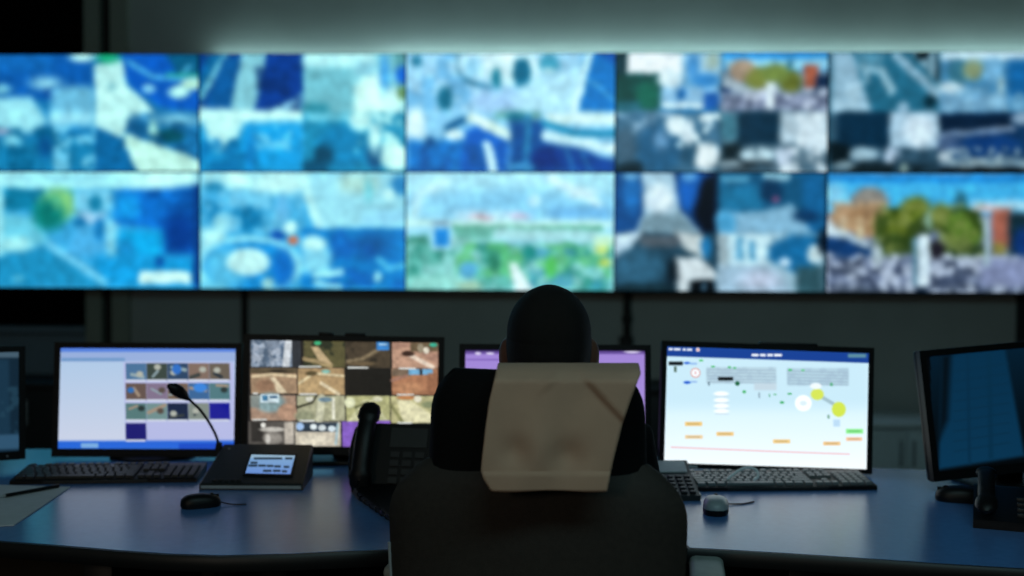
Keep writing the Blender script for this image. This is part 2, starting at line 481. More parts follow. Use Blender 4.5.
PIC[0, 2] = (K3, [('f', '#8cc6ec'),
  ('r', 30, 50, 740, 300, '#a4d2f0', 10), ('n', 30, 50, 300, 300, '#66aede', 60, .8, 3), ('e', 70, 90, 20, 24, '#1f7a9c', 16), ('e', 190, 245, 32, 52, '#0c6c8c', 18), ('l', [(240, 70), (250, 140), (300, 180), (370, 200)], 22, '#33789a', 16),
  ('e', 330, 90, 90, 60, '#d6f0fc', 40), ('e', 312, 110, 40, 40, '#8cc4e4', 24), ('e', 460, 110, 120, 70, '#e2f6fc', 40), ('e', 400, 160, 20, 42, '#0d7c98', 14), ('e', 503, 138, 40, 62, '#0a6d92', 14), ('e', 615, 100, 40, 40, '#3c96b4', 18), ('e', 615, 130, 24, 14, '#b0d0d8', 12), ('r', 300, 210, 560, 290, '#a6c8f0', 40), ('p', [(500, 190), (780, 110), (720, 300), (480, 290)], '#bce4f8', 30),
  ('l', [(790, 55), (725, 290)], 30, '#d8f4fc', 14), ('p', [(800, 50), (890, 50), (890, 292), (735, 292)], '#0c74c6', 12), ('l', [(780, 170), (885, 250)], 10, '#58aee8', 12), ('p', [(800, 55), (890, 55), (890, 110)], '#0a4fae', 20),
  ('r', 30, 300, 270, 420, '#8ecaf0', 40), ('e', 65, 350, 40, 70, '#eafcff', 24), ('r', 30, 410, 350, 545, '#0d74c8', 30), ('p', [(270, 370), (350, 340), (450, 410), (450, 545), (250, 545)], '#0a5cc0', 24), ('l', [(200, 360), (260, 330)], 30, '#0b5f98', 16), ('e', 225, 388, 34, 20, '#e6f6f6', 12), ('e', 125, 415, 20, 24, '#0b4f8c', 14), ('n', 30, 430, 350, 545, '#0a56a4', 50, .8, 9),
  ('l', [(300, 320), (450, 390)], 40, '#e6f6ea', 14), ('l', [(360, 430), (390, 540)], 34, '#d4f0fa', 12), ('r', 390, 290, 580, 330, '#6ca8a8', 20), ('e', 480, 315, 40, 20, '#14708c', 14), ('r', 455, 330, 600, 545, '#0a4f9a', 20), ('r', 515, 300, 540, 545, '#2a86bc', 12), ('r', 600, 300, 890, 345, '#e2f6f4', 16), ('l', [(600, 340), (720, 380), (890, 380)], 30, '#1a88b4', 14), ('l', [(600, 390), (760, 420), (890, 450)], 36, '#d6eef4', 14), ('p', [(590, 420), (720, 440), (890, 490), (890, 545), (560, 545)], '#0a3f94', 20), ('l', [(690, 450), (720, 540)], 12, '#2c7cc0', 12), ('l', [(750, 460), (790, 540)], 10, '#2c7cc0', 12), ('r', 450, 505, 560, 530, '#3a8ac0', 12), ('e', 600, 480, 60, 40, '#062c7c', 30), ('v', 25, .12, 4)])
PIC[0, 3] = (K4, [('f', '#0d3448'),
  ('r', 30, 50, 455, 296, '#5a9cc8', 5), ('r', 30, 50, 80, 290, '#08303c', 12), ('r', 75, 55, 300, 140, '#f4fcff', 10), ('r', 30, 140, 210, 290, '#0b4a44', 14), ('e', 165, 230, 50, 56, '#0c6a54', 24), ('r', 30, 255, 130, 290, '#1d6a7e', 14), ('e', 250, 160, 50, 40, '#dcf2fa', 20), ('r', 300, 60, 455, 150, '#a8d2e4', 30), ('e', 345, 110, 30, 50, '#3a8fd4', 20), ('e', 425, 90, 24, 34, '#9cb6a8', 20), ('e', 395, 170, 50, 30, '#2a8ad8', 18), ('r', 220, 200, 455, 270, '#8cc2e8', 20), ('e', 295, 225, 22, 22, '#0b62b0', 14), ('r', 385, 215, 450, 285, '#0a56b4', 14), ('r', 225, 260, 380, 282, '#d2ecfa', 8), ('r', 220, 282, 455, 300, '#0e6cae', 8),
  ('r', 30, 296, 455, 545, '#3a6e90', 5), ('n', 30, 296, 260, 400, '#9ab8d0', 60, .9, 6), ('e', 205, 440, 100, 110, '#1d5c88', 40), ('e', 215, 410, 30, 40, '#5f96c4', 24), ('e', 70, 440, 40, 80, '#3a5c74', 30), ('r', 30, 500, 140, 545, '#06202e', 24), ('n', 240, 300, 455, 440, '#d6ecf4', 50, 1, 8), ('e', 275, 350, 40, 40, '#e4f6fc', 20), ('e', 400, 475, 55, 55, '#eef8fa', 24), ('e', 330, 460, 26, 50, '#1a4a68', 18), ('e', 330, 380, 22, 50, '#dcecf4', 14),
  ('r', 462, 50, 895, 296, '#6f8ea8', 5), ('r', 462, 50, 895, 130, '#1e94e8', 16), ('r', 470, 85, 895, 125, '#8cd4f4', 16), ('e', 545, 130, 60, 44, '#a88c74', 16), ('e', 620, 165, 60, 50, '#7c8434', 20), ('e', 740, 175, 46, 50, '#6c7424', 20), ('e', 680, 140, 60, 40, '#788e3c', 20), ('e', 735, 105, 12, 20, '#2a7a94', 10), ('r', 795, 110, 850, 205, '#b4583c', 12), ('r', 840, 150, 895, 230, '#0f2a50', 16), ('e', 480, 200, 24, 24, '#0c2a5a', 12), ('p', [(462, 150), (620, 215), (600, 240), (462, 190)], '#a8b8c4', 12), ('r', 640, 175, 678, 285, '#d4e8f0', 10), ('r', 462, 220, 895, 296, '#8c96b4', 24), ('n', 462, 200, 895, 296, '#c6cee0', 30, .8, 12), ('n', 462, 230, 895, 296, '#46506c', 26, .7, 13), ('r', 645, 180, 675, 280, '#e0eef6', 10),
  ('r', 462, 296, 895, 545, '#5e7e92', 5), ('r', 520, 290, 705, 430, '#07304a', 20), ('r', 462, 300, 520, 410, '#3a7a90', 20), ('r', 700, 300, 895, 420, '#b4cad8', 24), ('n', 700, 300, 895, 545, '#dce8f0', 50, .9, 15), ('r', 462, 420, 545, 500, '#0a1e28', 20), ('e', 610, 468, 70, 26, '#b4d0dc', 14), ('e', 720, 475, 36, 40, '#c4d4e8', 14), ('e', 560, 510, 100, 24, '#24323c', 24), ('e', 500, 505, 50, 12, '#90a8b4', 10), ('n', 560, 430, 895, 545, '#34566c', 40, .7, 16), ('e', 830, 380, 50, 70, '#cfdee8', 30), ('v', 25, .15, 5)])
PIC[0, 4] = (K5, [('f', '#2a5a74'),
  ('r', 50, 50, 486, 300, '#1c6a8a', 5), ('p', [(50, 50), (130, 60), (215, 300), (50, 300)], '#8cb4cc', 20), ('n', 50, 60, 200, 300, '#a8cadc', 70, .7, 3), ('l', [(170, 110), (250, 130), (290, 210)], 34, '#8ab8cc', 14), ('p', [(140, 60), (270, 60), (240, 120), (170, 110)], '#4a8aa6', 20), ('l', [(310, 70), (480, 230)], 36, '#86b0c8', 16), ('p', [(360, 50), (480, 50), (480, 190)], '#7fa8bc', 12), ('e', 415, 70, 28, 22, '#0a1c24', 12), ('l', [(440, 90), (440, 190)], 8, '#38606e', 8), ('l', [(470, 60), (470, 170)], 14, '#16303c', 10), ('e', 450, 255, 30, 24, '#0a3040', 16), ('e', 340, 280, 22, 24, '#8cb8d4', 12),
  ('r', 50, 300, 486, 545, '#32566e', 5), ('r', 70, 296, 300, 440, '#07304c', 18), ('r', 285, 296, 486, 440, '#a6c6dc', 20), ('e', 405, 370, 60, 60, '#d4e6f4', 30), ('e', 180, 468, 60, 24, '#a2c4d6', 14), ('e', 300, 470, 34, 34, '#b6cce4', 14), ('r', 40, 420, 120, 500, '#081820', 20), ('r', 120, 500, 486, 550, '#14242c', 20), ('n', 300, 440, 486, 545, '#24465c', 40, .8, 8), ('e', 100, 510, 44, 14, '#7c98a4', 10), ('e', 345, 520, 14, 20, '#8aa49c', 10),
  ('r', 490, 50, 900, 300, '#3f88b8', 5), ('r', 490, 50, 900, 90, '#c8e4f0', 20), ('e', 560, 140, 44, 50, '#2f7088', 24), ('e', 620, 130, 40, 40, '#8a9a70', 24), ('e', 530, 200, 50, 26, '#c4dce6', 18), ('e', 700, 130, 40, 50, '#6eb0da', 24), ('r', 760, 90, 900, 260, '#0d66ac', 30), ('e', 735, 195, 14, 40, '#9cc4d0', 10), ('r', 490, 225, 760, 300, '#6aa0c4', 30), ('n', 490, 200, 900, 300, '#88bcd8', 50, .6, 9),
  ('r', 490, 298, 900, 545, '#0e3660', 8), ('r', 490, 310, 780, 375, '#0c2440', 16), ('l', [(490, 392), (620, 380), (780, 360)], 22, '#7c94b4', 14), ('e', 530, 430, 50, 40, '#46628c', 24), ('e', 690, 430, 120, 44, '#0b3c80', 30), ('e', 820, 320, 40, 24, '#8aa8c4', 16), ('r', 490, 480, 900, 520, '#6a889a', 20), ('n', 490, 440, 900, 540, '#9ab0b8', 26, .8, 10), ('e', 510, 480, 24, 16, '#b8c8d4', 10), ('r', 490, 520, 900, 560, '#060d12', 14), ('v', 25, .12, 7)])
PIC[1, 0] = (K6, [('f', '#3c9fdc'),
  ('r', -20, 20, 850, 105, '#b6e6f8', 14), ('e', 700, 70, 150, 36, '#dcfaff', 30), ('e', 300, 60, 200, 24, '#9edaf4', 40), ('r', 20, 105, 200, 200, '#0f78a4', 20), ('p', [(-20, 205), (160, 230), (220, 330), (-20, 400)], '#6fc0e0', 30), ('e', 70, 345, 70, 34, '#b4e4f2', 24), ('r', -20, 100, 20, 400, '#a4dcf0', 12), ('e', 260, 170, 80, 70, '#8cc47c', 36), ('e', 215, 215, 66, 70, '#0d7c78', 40), ('e', 250, 160, 20, 30, '#5cb48c', 20), ('e', 400, 225, 60, 34, '#b0c8f0', 24), ('r', 330, 110, 480, 200, '#84c8f0', 24), ('e', 415, 170, 30, 36, '#1880b0', 18), ('e', 350, 250, 26, 22, '#1470b0', 14),
  ('p', [(340, 270), (460, 240), (470, 400), (280, 380)], '#4fa8e6', 24), ('e', 430, 280, 24, 50, '#1a7cc4', 14), ('r', 460, 240, 510, 400, '#90d0f0', 16), ('p', [(500, 115), (850, 90), (850, 380), (700, 380), (690, 280), (500, 250)], '#0d6cd0', 24), ('r', 500, 130, 600, 230, '#1590e4', 30), ('n', 580, 110, 850, 300, '#0950a8', 60, .8, 3), ('e', 770, 300, 70, 90, '#083c94', 50), ('r', 510, 280, 700, 400, '#0fa4ec', 30), ('e', 540, 370, 40, 50, '#1a8cd4', 24), ('r', 400, 390, 850, 525, '#1496de', 40), ('p', [(-20, 400), (220, 350), (440, 525), (-20, 525)], '#1e8cc4', 24), ('l', [(220, 350), (450, 500)], 30, '#7cc4ee', 20), ('n', -20, 400, 200, 525, '#0c74a8', 60, .6, 5), ('e', 690, 415, 20, 24, '#0b56b4', 14), ('e', 80, 490, 24, 16, '#54b0dc', 14), ('r', 828, 90, 860, 525, '#083a86', 14), ('r', 600, 458, 818, 506, '#f0fbff', 8), ('r', 640, 478, 780, 484, '#b8d8e8', 4), ('v', 30, .1, 6)])
PIC[1, 1] = (K7, [('f', '#3fa4e2'),
  ('r', 10, 25, 480, 110, '#b4e2f6', 30), ('e', 160, 60, 50, 30, '#dcf6fc', 24), ('e', 350, 90, 110, 60, '#d4f0fa', 40), ('e', 70, 100, 44, 24, '#2484b8', 18), ('r', 10, 130, 440, 290, '#4aa8e0', 40), ('e', 210, 230, 60, 60, '#0d78b4', 30), ('e', 60, 200, 44, 40, '#1d88c8', 24), ('e', 110, 250, 40, 40, '#a4daf2', 24), ('n', 20, 110, 440, 290, '#88c8f0', 50, .7, 4), ('e', 360, 190, 24, 60, '#6cb4ec', 20), ('e', 340, 305, 30, 26, '#0a4fb4', 16), ('e', 390, 265, 26, 26, '#dcf4fc', 12),
  ('p', [(440, 30), (875, 30), (875, 270), (500, 270)], '#a4d4ee', 24), ('r', 600, 40, 760, 120, '#b8d0d0', 40), ('l', [(450, 50), (470, 160), (520, 270)], 34, '#c8ecfa', 14), ('e', 850, 90, 40, 40, '#2480c4', 24), ('e', 720, 110, 20, 50, '#7cc4d8', 18), ('e', 805, 130, 20, 24, '#d8f2fc', 12), ('r', 700, 195, 870, 262, '#9fd2f8', 20),
  ('r', 440, 270, 875, 525, '#0c7cd0', 14), ('e', 730, 350, 80, 60, '#0a5ca8', 40), ('n', 560, 270, 875, 525, '#0a58b4', 60, .7, 6), ('e', 490, 340, 50, 40, '#d4f0fa', 20), ('r', 440, 360, 560, 460, '#8ed0f4', 30), ('l', [(500, 470), (600, 455)], 24, '#b8e6fa', 12), ('l', [(500, 505), (600, 515)], 24, '#a8dcf6', 12), ('l', [(760, 400), (800, 440), (870, 425)], 22, '#58b8ea', 14), ('e', 758, 478, 14, 22, '#b8e8fc', 10),
  ('r', 10, 270, 120, 525, '#bfe8f8', 30), ('e', 215, 430, 225, 125, '#9edaf6', 14), ('e', 215, 432, 190, 106, '#1688d8', 14), ('e', 120, 440, 90, 90, '#5cb8ea', 50), ('e', 212, 415, 92, 58, '#cfe8f2', 12), ('e', 360, 440, 44, 80, '#0d68c4', 24), ('e', 295, 505, 24, 24, '#a8ccd4', 14), ('e', 404, 322, 22, 20, '#e0623c', 10), ('r', 10, 500, 110, 525, '#6cc4ee', 16), ('v', 30, .1, 8)])
PIC[1, 2] = (K8, [('f', '#9cd4ee'),
  ('r', 20, 30, 910, 120, '#b4e6f8', 30), ('e', 480, 170, 380, 66, '#8cccf0', 60), ('e', 780, 120, 60, 22, '#dcf4fc', 20), ('l', [(650, 60), (760, 110), (850, 170)], 30, '#e2f6fe', 24), ('r', 640, 180, 910, 230, '#74b8ec', 40), ('l', [(60, 220), (90, 120), (200, 70)], 30, '#d0f2fa', 30), ('e', 580, 150, 24, 24, '#c8ecfa', 16), ('r', 240, 195, 500, 240, '#b8dcf0', 20), ('e', 350, 225, 50, 14, '#d4a8b4', 14), ('e', 515, 215, 40, 14, '#c8b4cc', 14),
  ('r', 20, 235, 910, 262, '#d0f2ec', 14), ('r', 230, 255, 870, 282, '#5aa488', 12), ('l', [(240, 320), (450, 290), (800, 300), (910, 310)], 50, '#b4e0e4', 20), ('r', 30, 300, 130, 370, '#3c8c78', 20), ('r', 240, 270, 400, 320, '#6cb4a4', 20), ('r', 20, 335, 910, 530, '#62b4a8', 24), ('n', 20, 330, 910, 530, '#2f8f80', 60, .8, 3), ('n', 20, 330, 910, 530, '#9cd8d4', 45, .8, 4), ('n', 240, 330, 910, 480, '#5cbc6c', 50, .7, 5), ('n', 560, 350, 900, 520, '#3a90b4', 60, .7, 6),
  ('e', 650, 430, 30, 44, '#5ccc60', 20), ('e', 555, 370, 30, 30, '#1c8c84', 16), ('e', 405, 410, 26, 40, '#2c8468', 18), ('e', 865, 350, 30, 24, '#d8e070', 18), ('e', 880, 410, 24, 20, '#c0c858', 14), ('r', 830, 300, 910, 340, '#d4f0c8', 16), ('r', 40, 470, 330, 530, '#9cdcd0', 24), ('e', 295, 445, 40, 34, '#5cb0dc', 14), ('e', 300, 510, 50, 16, '#b0c8a8', 12), ('r', 138, 235, 228, 360, '#b4dcec', 12), ('r', 152, 270, 216, 342, '#1186dc', 10), ('e', 182, 245, 36, 10, '#7c98b0', 10), ('p', [(470, 410), (505, 415), (580, 530), (500, 530)], '#f2fcfa', 10), ('v', 22, .12, 9)])
PIC[1, 3] = (K9, [('f', '#12344c'),
  ('r', 25, 30, 462, 285, '#0a3c7c', 5), ('r', 25, 30, 145, 280, '#0c4c94', 20), ('e', 100, 120, 34, 80, '#1470c4', 24), ('e', 95, 50, 34, 14, '#6cb4e4', 12), ('p', [(140, 30), (280, 30), (310, 200), (400, 290), (120, 290), (155, 200)], '#a4c8dc', 16), ('e', 220, 140, 60, 60, '#dceefa', 30), ('p', [(160, 210), (310, 200), (390, 290), (130, 290)], '#7494a4', 24), ('e', 360, 110, 60, 90, '#0c62cc', 30), ('e', 345, 50, 30, 20, '#54a4e8', 14), ('p', [(400, 60), (462, 40), (462, 290), (400, 280), (360, 210)], '#030a1c', 24),
  ('r', 25, 285, 462, 535, '#1c4258', 8), ('p', [(25, 290), (150, 285), (100, 350), (25, 400)], '#c4dcec', 16), ('p', [(280, 280), (400, 290), (410, 390), (320, 350)], '#c8d0d0', 16), ('r', 140, 295, 310, 345, '#54606c', 20), ('e', 130, 430, 110, 80, '#2c6484', 40), ('e', 420, 345, 22, 46, '#1476b4', 12), ('r', 25, 500, 290, 535, '#14303c', 20), ('p', [(285, 385), (390, 385), (462, 450), (462, 480), (350, 480), (345, 535), (300, 535)], '#d4dce0', 14), ('r', 355, 480, 455, 535, '#04090f', 8), ('e', 412, 510, 10, 22, '#4c7c9c', 8), ('e', 275, 450, 24, 60, '#0c1c28', 24),
  ('r', 470, 30, 915, 290, '#0f5a88', 5), ('r', 470, 90, 660, 190, '#1474a4', 30), ('r', 480, 45, 600, 70, '#4c9cc0', 14), ('r', 660, 35, 770, 65, '#8cc0d4', 10), ('e', 690, 110, 50, 50, '#0a3860', 24), ('e', 712, 145, 14, 14, '#8c4878', 10), ('r', 820, 40, 915, 280, '#0d66a4', 24), ('p', [(470, 195), (640, 195), (780, 165), (870, 290), (470, 290)], '#7eb4d4', 18), ('e', 500, 240, 40, 50, '#3fa0d4', 24), ('e', 840, 215, 56, 26, '#0a3c6c', 16),
  ('r', 470, 285, 915, 538, '#9cc4d8', 8), ('r', 470, 290, 510, 530, '#9cb0b8', 12), ('r', 515, 290, 690, 420, '#cdeefa', 16), ('r', 540, 300, 578, 400, '#62b0d8', 10), ('r', 600, 315, 630, 400, '#54a0c8', 10), ('p', [(680, 340), (780, 290), (880, 290), (915, 320), (880, 460), (790, 450), (680, 390)], '#0c6ca8', 24), ('e', 750, 405, 22, 18, '#c4dcf0', 12), ('e', 880, 370, 36, 40, '#c0d4d8', 14), ('r', 800, 420, 915, 538, '#2c5460', 24), ('e', 910, 320, 24, 50, '#0a1c30', 16), ('p', [(470, 420), (680, 420), (800, 538), (470, 538)], '#9cbcd4', 24), ('e', 650, 480, 80, 40, '#bcc4dc', 40), ('v', 22, .13, 10)])
PIC[1, 4] = (K10, [('f', '#6b7c98'),
  ('r', 20, 40, 960, 200, '#35b4f4', 10), ('r', 20, 40, 960, 72, '#0f86e0', 24), ('e', 60, 130, 60, 50, '#7ccff6', 40), ('r', 640, 150, 960, 190, '#a8daf0', 24),
  ('e', 215, 150, 80, 60, '#8c847c', 20), ('e', 120, 220, 70, 60, '#b48c68', 20), ('e', 210, 230, 90, 70, '#a87c54', 24), ('r', 95, 220, 120, 300, '#d0ccb4', 12), ('r', 165, 220, 190, 310, '#c4b894', 12), ('n', 60, 150, 320, 300, '#c49a70', 40, .7, 3),
  ('e', 410, 185, 60, 54, '#6e7e24', 24), ('e', 330, 250, 90, 70, '#6c7c20', 24), ('e', 320, 330, 70, 50, '#465a24', 24), ('e', 520, 215, 60, 60, '#6e7c30', 24), ('e', 600, 170, 30, 60, '#24687c', 20), ('e', 610, 270, 90, 90, '#5c7c28', 24), ('e', 620, 370, 80, 50, '#243c1c', 24), ('n', 240, 160, 700, 380, '#8c944c', 40, .6, 4), ('n', 240, 180, 700, 420, '#2c4414', 44, .8, 6), ('r', 735, 180, 808, 340, '#b4604c', 12), ('r', 800, 200, 960, 380, '#14303c', 24), ('e', 860, 320, 40, 60, '#0c3478', 24), ('e', 720, 180, 60, 12, '#d4b4b4', 12), ('r', 735, 320, 790, 370, '#988c40', 16),
  ('p', [(30, 220), (90, 270), (210, 320), (230, 360), (30, 330)], '#c4d4dc', 20), ('p', [(25, 290), (130, 310), (225, 350), (225, 385), (90, 400), (25, 360)], '#0c3a74', 20), ('r', 20, 385, 960, 545, '#6f7c9c', 30), ('r', 20, 510, 960, 550, '#3c4858', 30), ('n', 20, 370, 960, 540, '#b8c2d8', 36, .9, 8), ('n', 20, 390, 960, 540, '#2e3a54', 34, .8, 9), ('r', 690, 385, 960, 500, '#8088b0', 30), ('e', 250, 370, 22, 50, '#a8b8c0', 14), ('e', 500, 350, 30, 40, '#24202c', 16), ('r', 700, 220, 724, 420, '#a0b8c4', 12), ('r', 400, 300, 420, 500, '#5c8ca4', 10), ('r', 424, 290, 470, 500, '#d4e6f2', 10), ('e', 465, 230, 16, 40, '#7ca088', 10), ('e', 440, 525, 30, 18, '#0c2038', 12), ('v', 20, .15, 11)])
PLAB = {(0, 0): 'wall display with a blue street view and a pale curved road', (0, 1): 'wall display with dark blue road lanes above bright cyan tiles',
        (0, 2): 'wall display with a pale blue junction and dark round trees', (0, 3): 'wall display split in four with orange autumn trees in one tile',
        (0, 4): 'wall display of grey-blue tiles with a diagonal road, above the wide tree view', (1, 0): 'wall display with a green tree at left and a white caption box',
        (1, 1): 'wall display with a round traffic island and one red dot', (1, 2): 'wall display with a green field, pale sky and a blue sign',
        (1, 3): 'dark wall display with a pale corridor above and white and blue lower tiles', (1, 4): 'wall display with a wide view of green and orange trees under blue sky'}
BZ = 0.0032
for r in range(2):
    for c in range(5):
        x0 = xa + (c - 2) * PW; x1 = x0 + PW
        z1, z0 = (zt, zm) if r == 0 else (zm, zb)
        t = thing('wall_display', PLAB[r, c], 'display', ((x0 + x1) / 2, YW + 0.08, z0), 0, 'video wall displays')
        hw, h = PW / 2 - 0.0008, z1 - z0 - 0.0016
        obj('housing', B(-hw + 0.003, hw - 0.003, -0.05, 0.02, 0.003, h - 0.003, bev=0.004), 'black_plastic', t)
        bm = bmesh.new()
        for a in ((-hw, hw, 0, BZ), (-hw, hw, h - BZ, h), (-hw, -hw + BZ, BZ, h - BZ), (hw - BZ, hw, BZ, h - BZ)):
            box(bm, a[0], a[1], -0.08, -0.05, a[2], a[3])
        obj('bezel', bm, 'bezel', t, smooth=False)
        crop, ops = PIC[r, c]
        me = screen_mesh('screen', (-hw + BZ, -0.075, h - BZ), (2 * (hw - BZ), 0, 0), (0, 0, -(h - 2 * BZ)), 116, 66,
                         (cols_px[c] + 1.5, rows_px[r] + 1.5), (cols_px[c + 1] - 1.5, rows_px[r] + 1.5), (cols_px[c] + 1.5, rows_px[r + 1] - 1.5), crop, ops, gain=1.0 if c < 3 else 0.97, warp=15, blur=2, sat=0.92 if c < 3 else 0.84, tint=(0.76, 1.10, 1.03) if c < 2 else (0.82, 1.03, 1.06) if c == 2 else (0.9, 1.01, 1.04))
        link('screen', me, 'screen', t)
        obj('wall_bracket', B(-0.2, 0.2, 0.02, YB - YW - 0.081, 0.2, 0.36), 'dark_plastic', t)

# ================================================================== DESK
front = [(-330, 520), (-150, 528), (0, 540.5), (60, 545), (120, 550), (170, 553.5), (220, 555), (290, 553.5), (340, 551), (395, 549)]
front_r = [(690, 547.5), (720, 549), (780, 552.5), (850, 557), (940, 563), (1024, 568), (1250, 580)]
FP = [on_desk(*p).xy for p in front]
FR = [on_desk(*p).xy for p in front_r]
notch = [(-0.16, 2.33), (0.0, 2.41), (0.10, 2.42), (0.22, 2.36)]
notch = curve_pts([(FP[-1].x, FP[-1].y, 0)] + [(x, y, 0) for x, y in notch] + [(FR[0].x, FR[0].y, 0)], 5)[1:-1]
back = [on_desk(*p).xy for p in [(1250, 484), (1024, 473), (875, 468), (660, 457), (400, 449), (100, 449), (-330, 449)]]
edge = [Vector((p.x, p.y)) for p in FP] + [Vector((p.x, p.y)) for p in notch] + [Vector((p.x, p.y)) for p in FR]
outline = edge + back
dk = thing('desk', 'long blue-grey control desk with a black front edge', 'desk', (0, 2.8, 0))
obj('worktop', prism(bmesh.new(), outline, DESK - 0.028, DESK), 'desk', dk, smooth=False, world=True)
bm = bmesh.new()
rings = []
for i, p in enumerate(edge):
    a = edge[max(i - 1, 0)]; b = edge[min(i + 1, len(edge) - 1)]
    t = (b - a).normalized(); n = Vector((t.y, -t.x))
    prof = [(0, -0.031), (0.008, -0.031), (0.012, -0.024), (0.012, -0.006), (0.008, -0.0005), (0, -0.0005)]
    rings.append([(p.x + n.x * o, p.y + n.y * o, DESK + z) for o, z in prof])
loft(bm, rings)
obj('edge_band', bm, 'desk_edge', dk, world=True)
bm = bmesh.new()
off = [Vector((p.x, p.y - 0.12)) for p in back]
prism(bm, off + [p + Vector((0, -0.018)) for p in off[::-1]], 0.2, DESK - 0.028)
obj('modesty_panel', bm, 'desk_panel', dk, smooth=False, world=True)
for px, y in ((-120, 2.75), (142, 2.55), (300, 2.75), (775, 2.65), (1000, 2.5)):
    p = at(px, 560, y)
    obj('leg', B(p.x - 0.03, p.x + 0.03, y - 0.3, y + 0.28, 0, DESK - 0.028, bev=0.004), 'desk_edge', dk, world=True)
for px, y, e in ((207, 2.9, .05), (233, 2.95, -.03), (345, 2.98, .04), (366, 2.98, .02)):
    p = at(px, 560, y)
    c = obj('power_cable', tube(bmesh.new(), curve_pts([(p.x, y, DESK - 0.03), (p.x + e * 0.1, y, 0.5), (p.x + e, y - 0.02, 0.2), (p.x + 0.1 + e, y - 0.05, 0.006)], 6), 0.005, 8), 'black_plastic', None)
    tag(c, {207: 'black cable hanging under the desk below the talk console, the leftmost', 233: 'black cable hanging under the desk below the talk console display',
            345: 'black cable hanging under the desk below the desk phone', 366: 'black cable hanging under the desk nearest the chair'}[px], 'cable', 'cables under the desk')

# ================================================================== MONITORS
def monitor(label, TL, TR, BL, dTL, dTR, dBL, crop, ops, n=230, m=130, soft=4, gain=1.0, bz=(0.016, 0.016, 0.022), foot='rect', foot_z=DESK, name='computer_monitor'):
    """TL, TR, BL: picture corners of the lit screen, with their camera depths; returns root"""
    pTL, pTR, pBL = at(*TL, dTL), at(*TR, dTR), at(*BL, dBL)
    X = (pTR - pTL).normalized()
    Zt = pTL - pBL
    N = X.cross(Zt).normalized()          # away from the viewer
    Z = N.cross(X).normalized()
    N = -N if N.y < 0 else N
    W = (pTR - pTL).length; H = Zt.dot(Z)
    M = Matrix(((X.x, N.x, Z.x, 0), (X.y, N.y, Z.y, 0), (X.z, N.z, Z.z, 0), (0, 0, 0, 1)))
    ctr = pTL + X * W / 2 - Z * H / 2
    nh = Vector((N.x, N.y, 0)).normalized()
    base = Vector((ctr.x, ctr.y, foot_z)) + nh * 0.055
    t = thing(name, label, 'monitor', base, 0, 'desk monitors')
    M = Matrix.Translation(ctr - base) @ M
    bs, bt, bb = bz
    bm = bmesh.new()
    for a in ((-W / 2 - bs, W / 2 + bs, -H / 2 - bb, -H / 2), (-W / 2 - bs, W / 2 + bs, H / 2, H / 2 + bt), (-W / 2 - bs, -W / 2, -H / 2, H / 2), (W / 2, W / 2 + bs, -H / 2, H / 2)):
        box(bm, a[0], a[1], -0.006, 0.012, a[2], a[3])
    bmesh.ops.remove_doubles(bm, verts=bm.verts[:], dist=1e-5)
    bmesh.ops.transform(bm, matrix=M, verts=bm.verts[:])
    fr = obj('bezel', bm, 'bezel', t, smooth=False)
    obj('power_light', B(W / 2 - 0.03, W / 2 - 0.026, -0.0075, -0.006, -H / 2 - bb * 0.6, -H / 2 - bb * 0.45, M), 'silver_plastic', fr, smooth=False)
    bm = B(-W / 2 - bs, W / 2 + bs, 0.012, 0.03, -H / 2 - bb, H / 2 + bt, M, bev=0.006)
    box(bm, -W * 0.33, W * 0.33, 0.03, 0.055, -H * 0.36, H * 0.36, M, bev=0.012)
    obj('back_cover', bm, 'black_plastic', t)
    u = M.to_3x3()
    P0 = M @ Vector((-W / 2, -0.001, H / 2))
    me = screen_mesh('screen', P0, u @ Vector((W, 0, 0)), u @ Vector((0, 0, -H)), n, m, TL, TR, BL, crop, ops, soft, gain)
    link('screen', me, 'screen', t)
    # stand: neck and foot stay upright
    yaw = math.atan2(-nh.x, nh.y)
    S = Matrix.Rotation(yaw, 4, 'Z')
    zc = (ctr - base).z
    obj('stand_neck', B(-0.035, 0.035, 0.0, 0.03, 0.008, zc + 0.02, S, bev=0.006), 'black_plastic', t)
    bm = bmesh.new()
    if foot == 'round':
        loft(bm, [[(0.115 * k * math.cos(a), 0.085 * k * math.sin(a) - 0.01, z) for a in [i * math.pi / 16 for i in range(32)]] for k, z in ((1, 0), (1, 0.006), (0.9, 0.012), (0.4, 0.016))])
    else:
        box(bm, -0.11, 0.11, -0.07, 0.09, 0, 0.012, bev=0.004)
    bmesh.ops.transform(bm, matrix=S, verts=bm.verts[:])
    obj('stand_foot', bm, 'black_plastic', t)
    t['W'] = W; t['H'] = H
    del t['W'], t['H']
    return t, M, W, H

# --- list monitor at the left
KL = (50, 335, .2863)
rng = random.Random(5)
ops = [('f', '#bcd4fa'), ('r', 20, 30, 660, 62, '#5c8cf0', 12), ('r', 20, 30, 660, 46, '#2c5ce0', 6), ('r', 20, 60, 660, 92, '#a4bef0', 8), ('r', 40, 80, 260, 92, '#7ca8dc', 5), ('r', 20, 95, 255, 372, '#c0dcfc', 8), ('g', 20, 95, 255, 372, '#e4e8fc', 0, .8), ('r', 255, 95, 640, 375, '#c6ccfa', 4),
       ('r', 15, 370, 640, 402, '#2a70ec', 12), ('r', 100, 378, 160, 394, '#86bcf4', 6), ('r', 440, 380, 640, 402, '#1a54d8', 6)]
thumbs = [['#4e7ca8', '#3a4a44', '#26486c', '#8a7468', '#6e6458'], ['#6c5a54', '#8c7c98', '#7c6858', '#3c6ea4', '#56848c'], ['#5c8484', '#7a9c9c', '#0e2448', '#8c9890', '#1418a0'], ['#1a1a7a']]
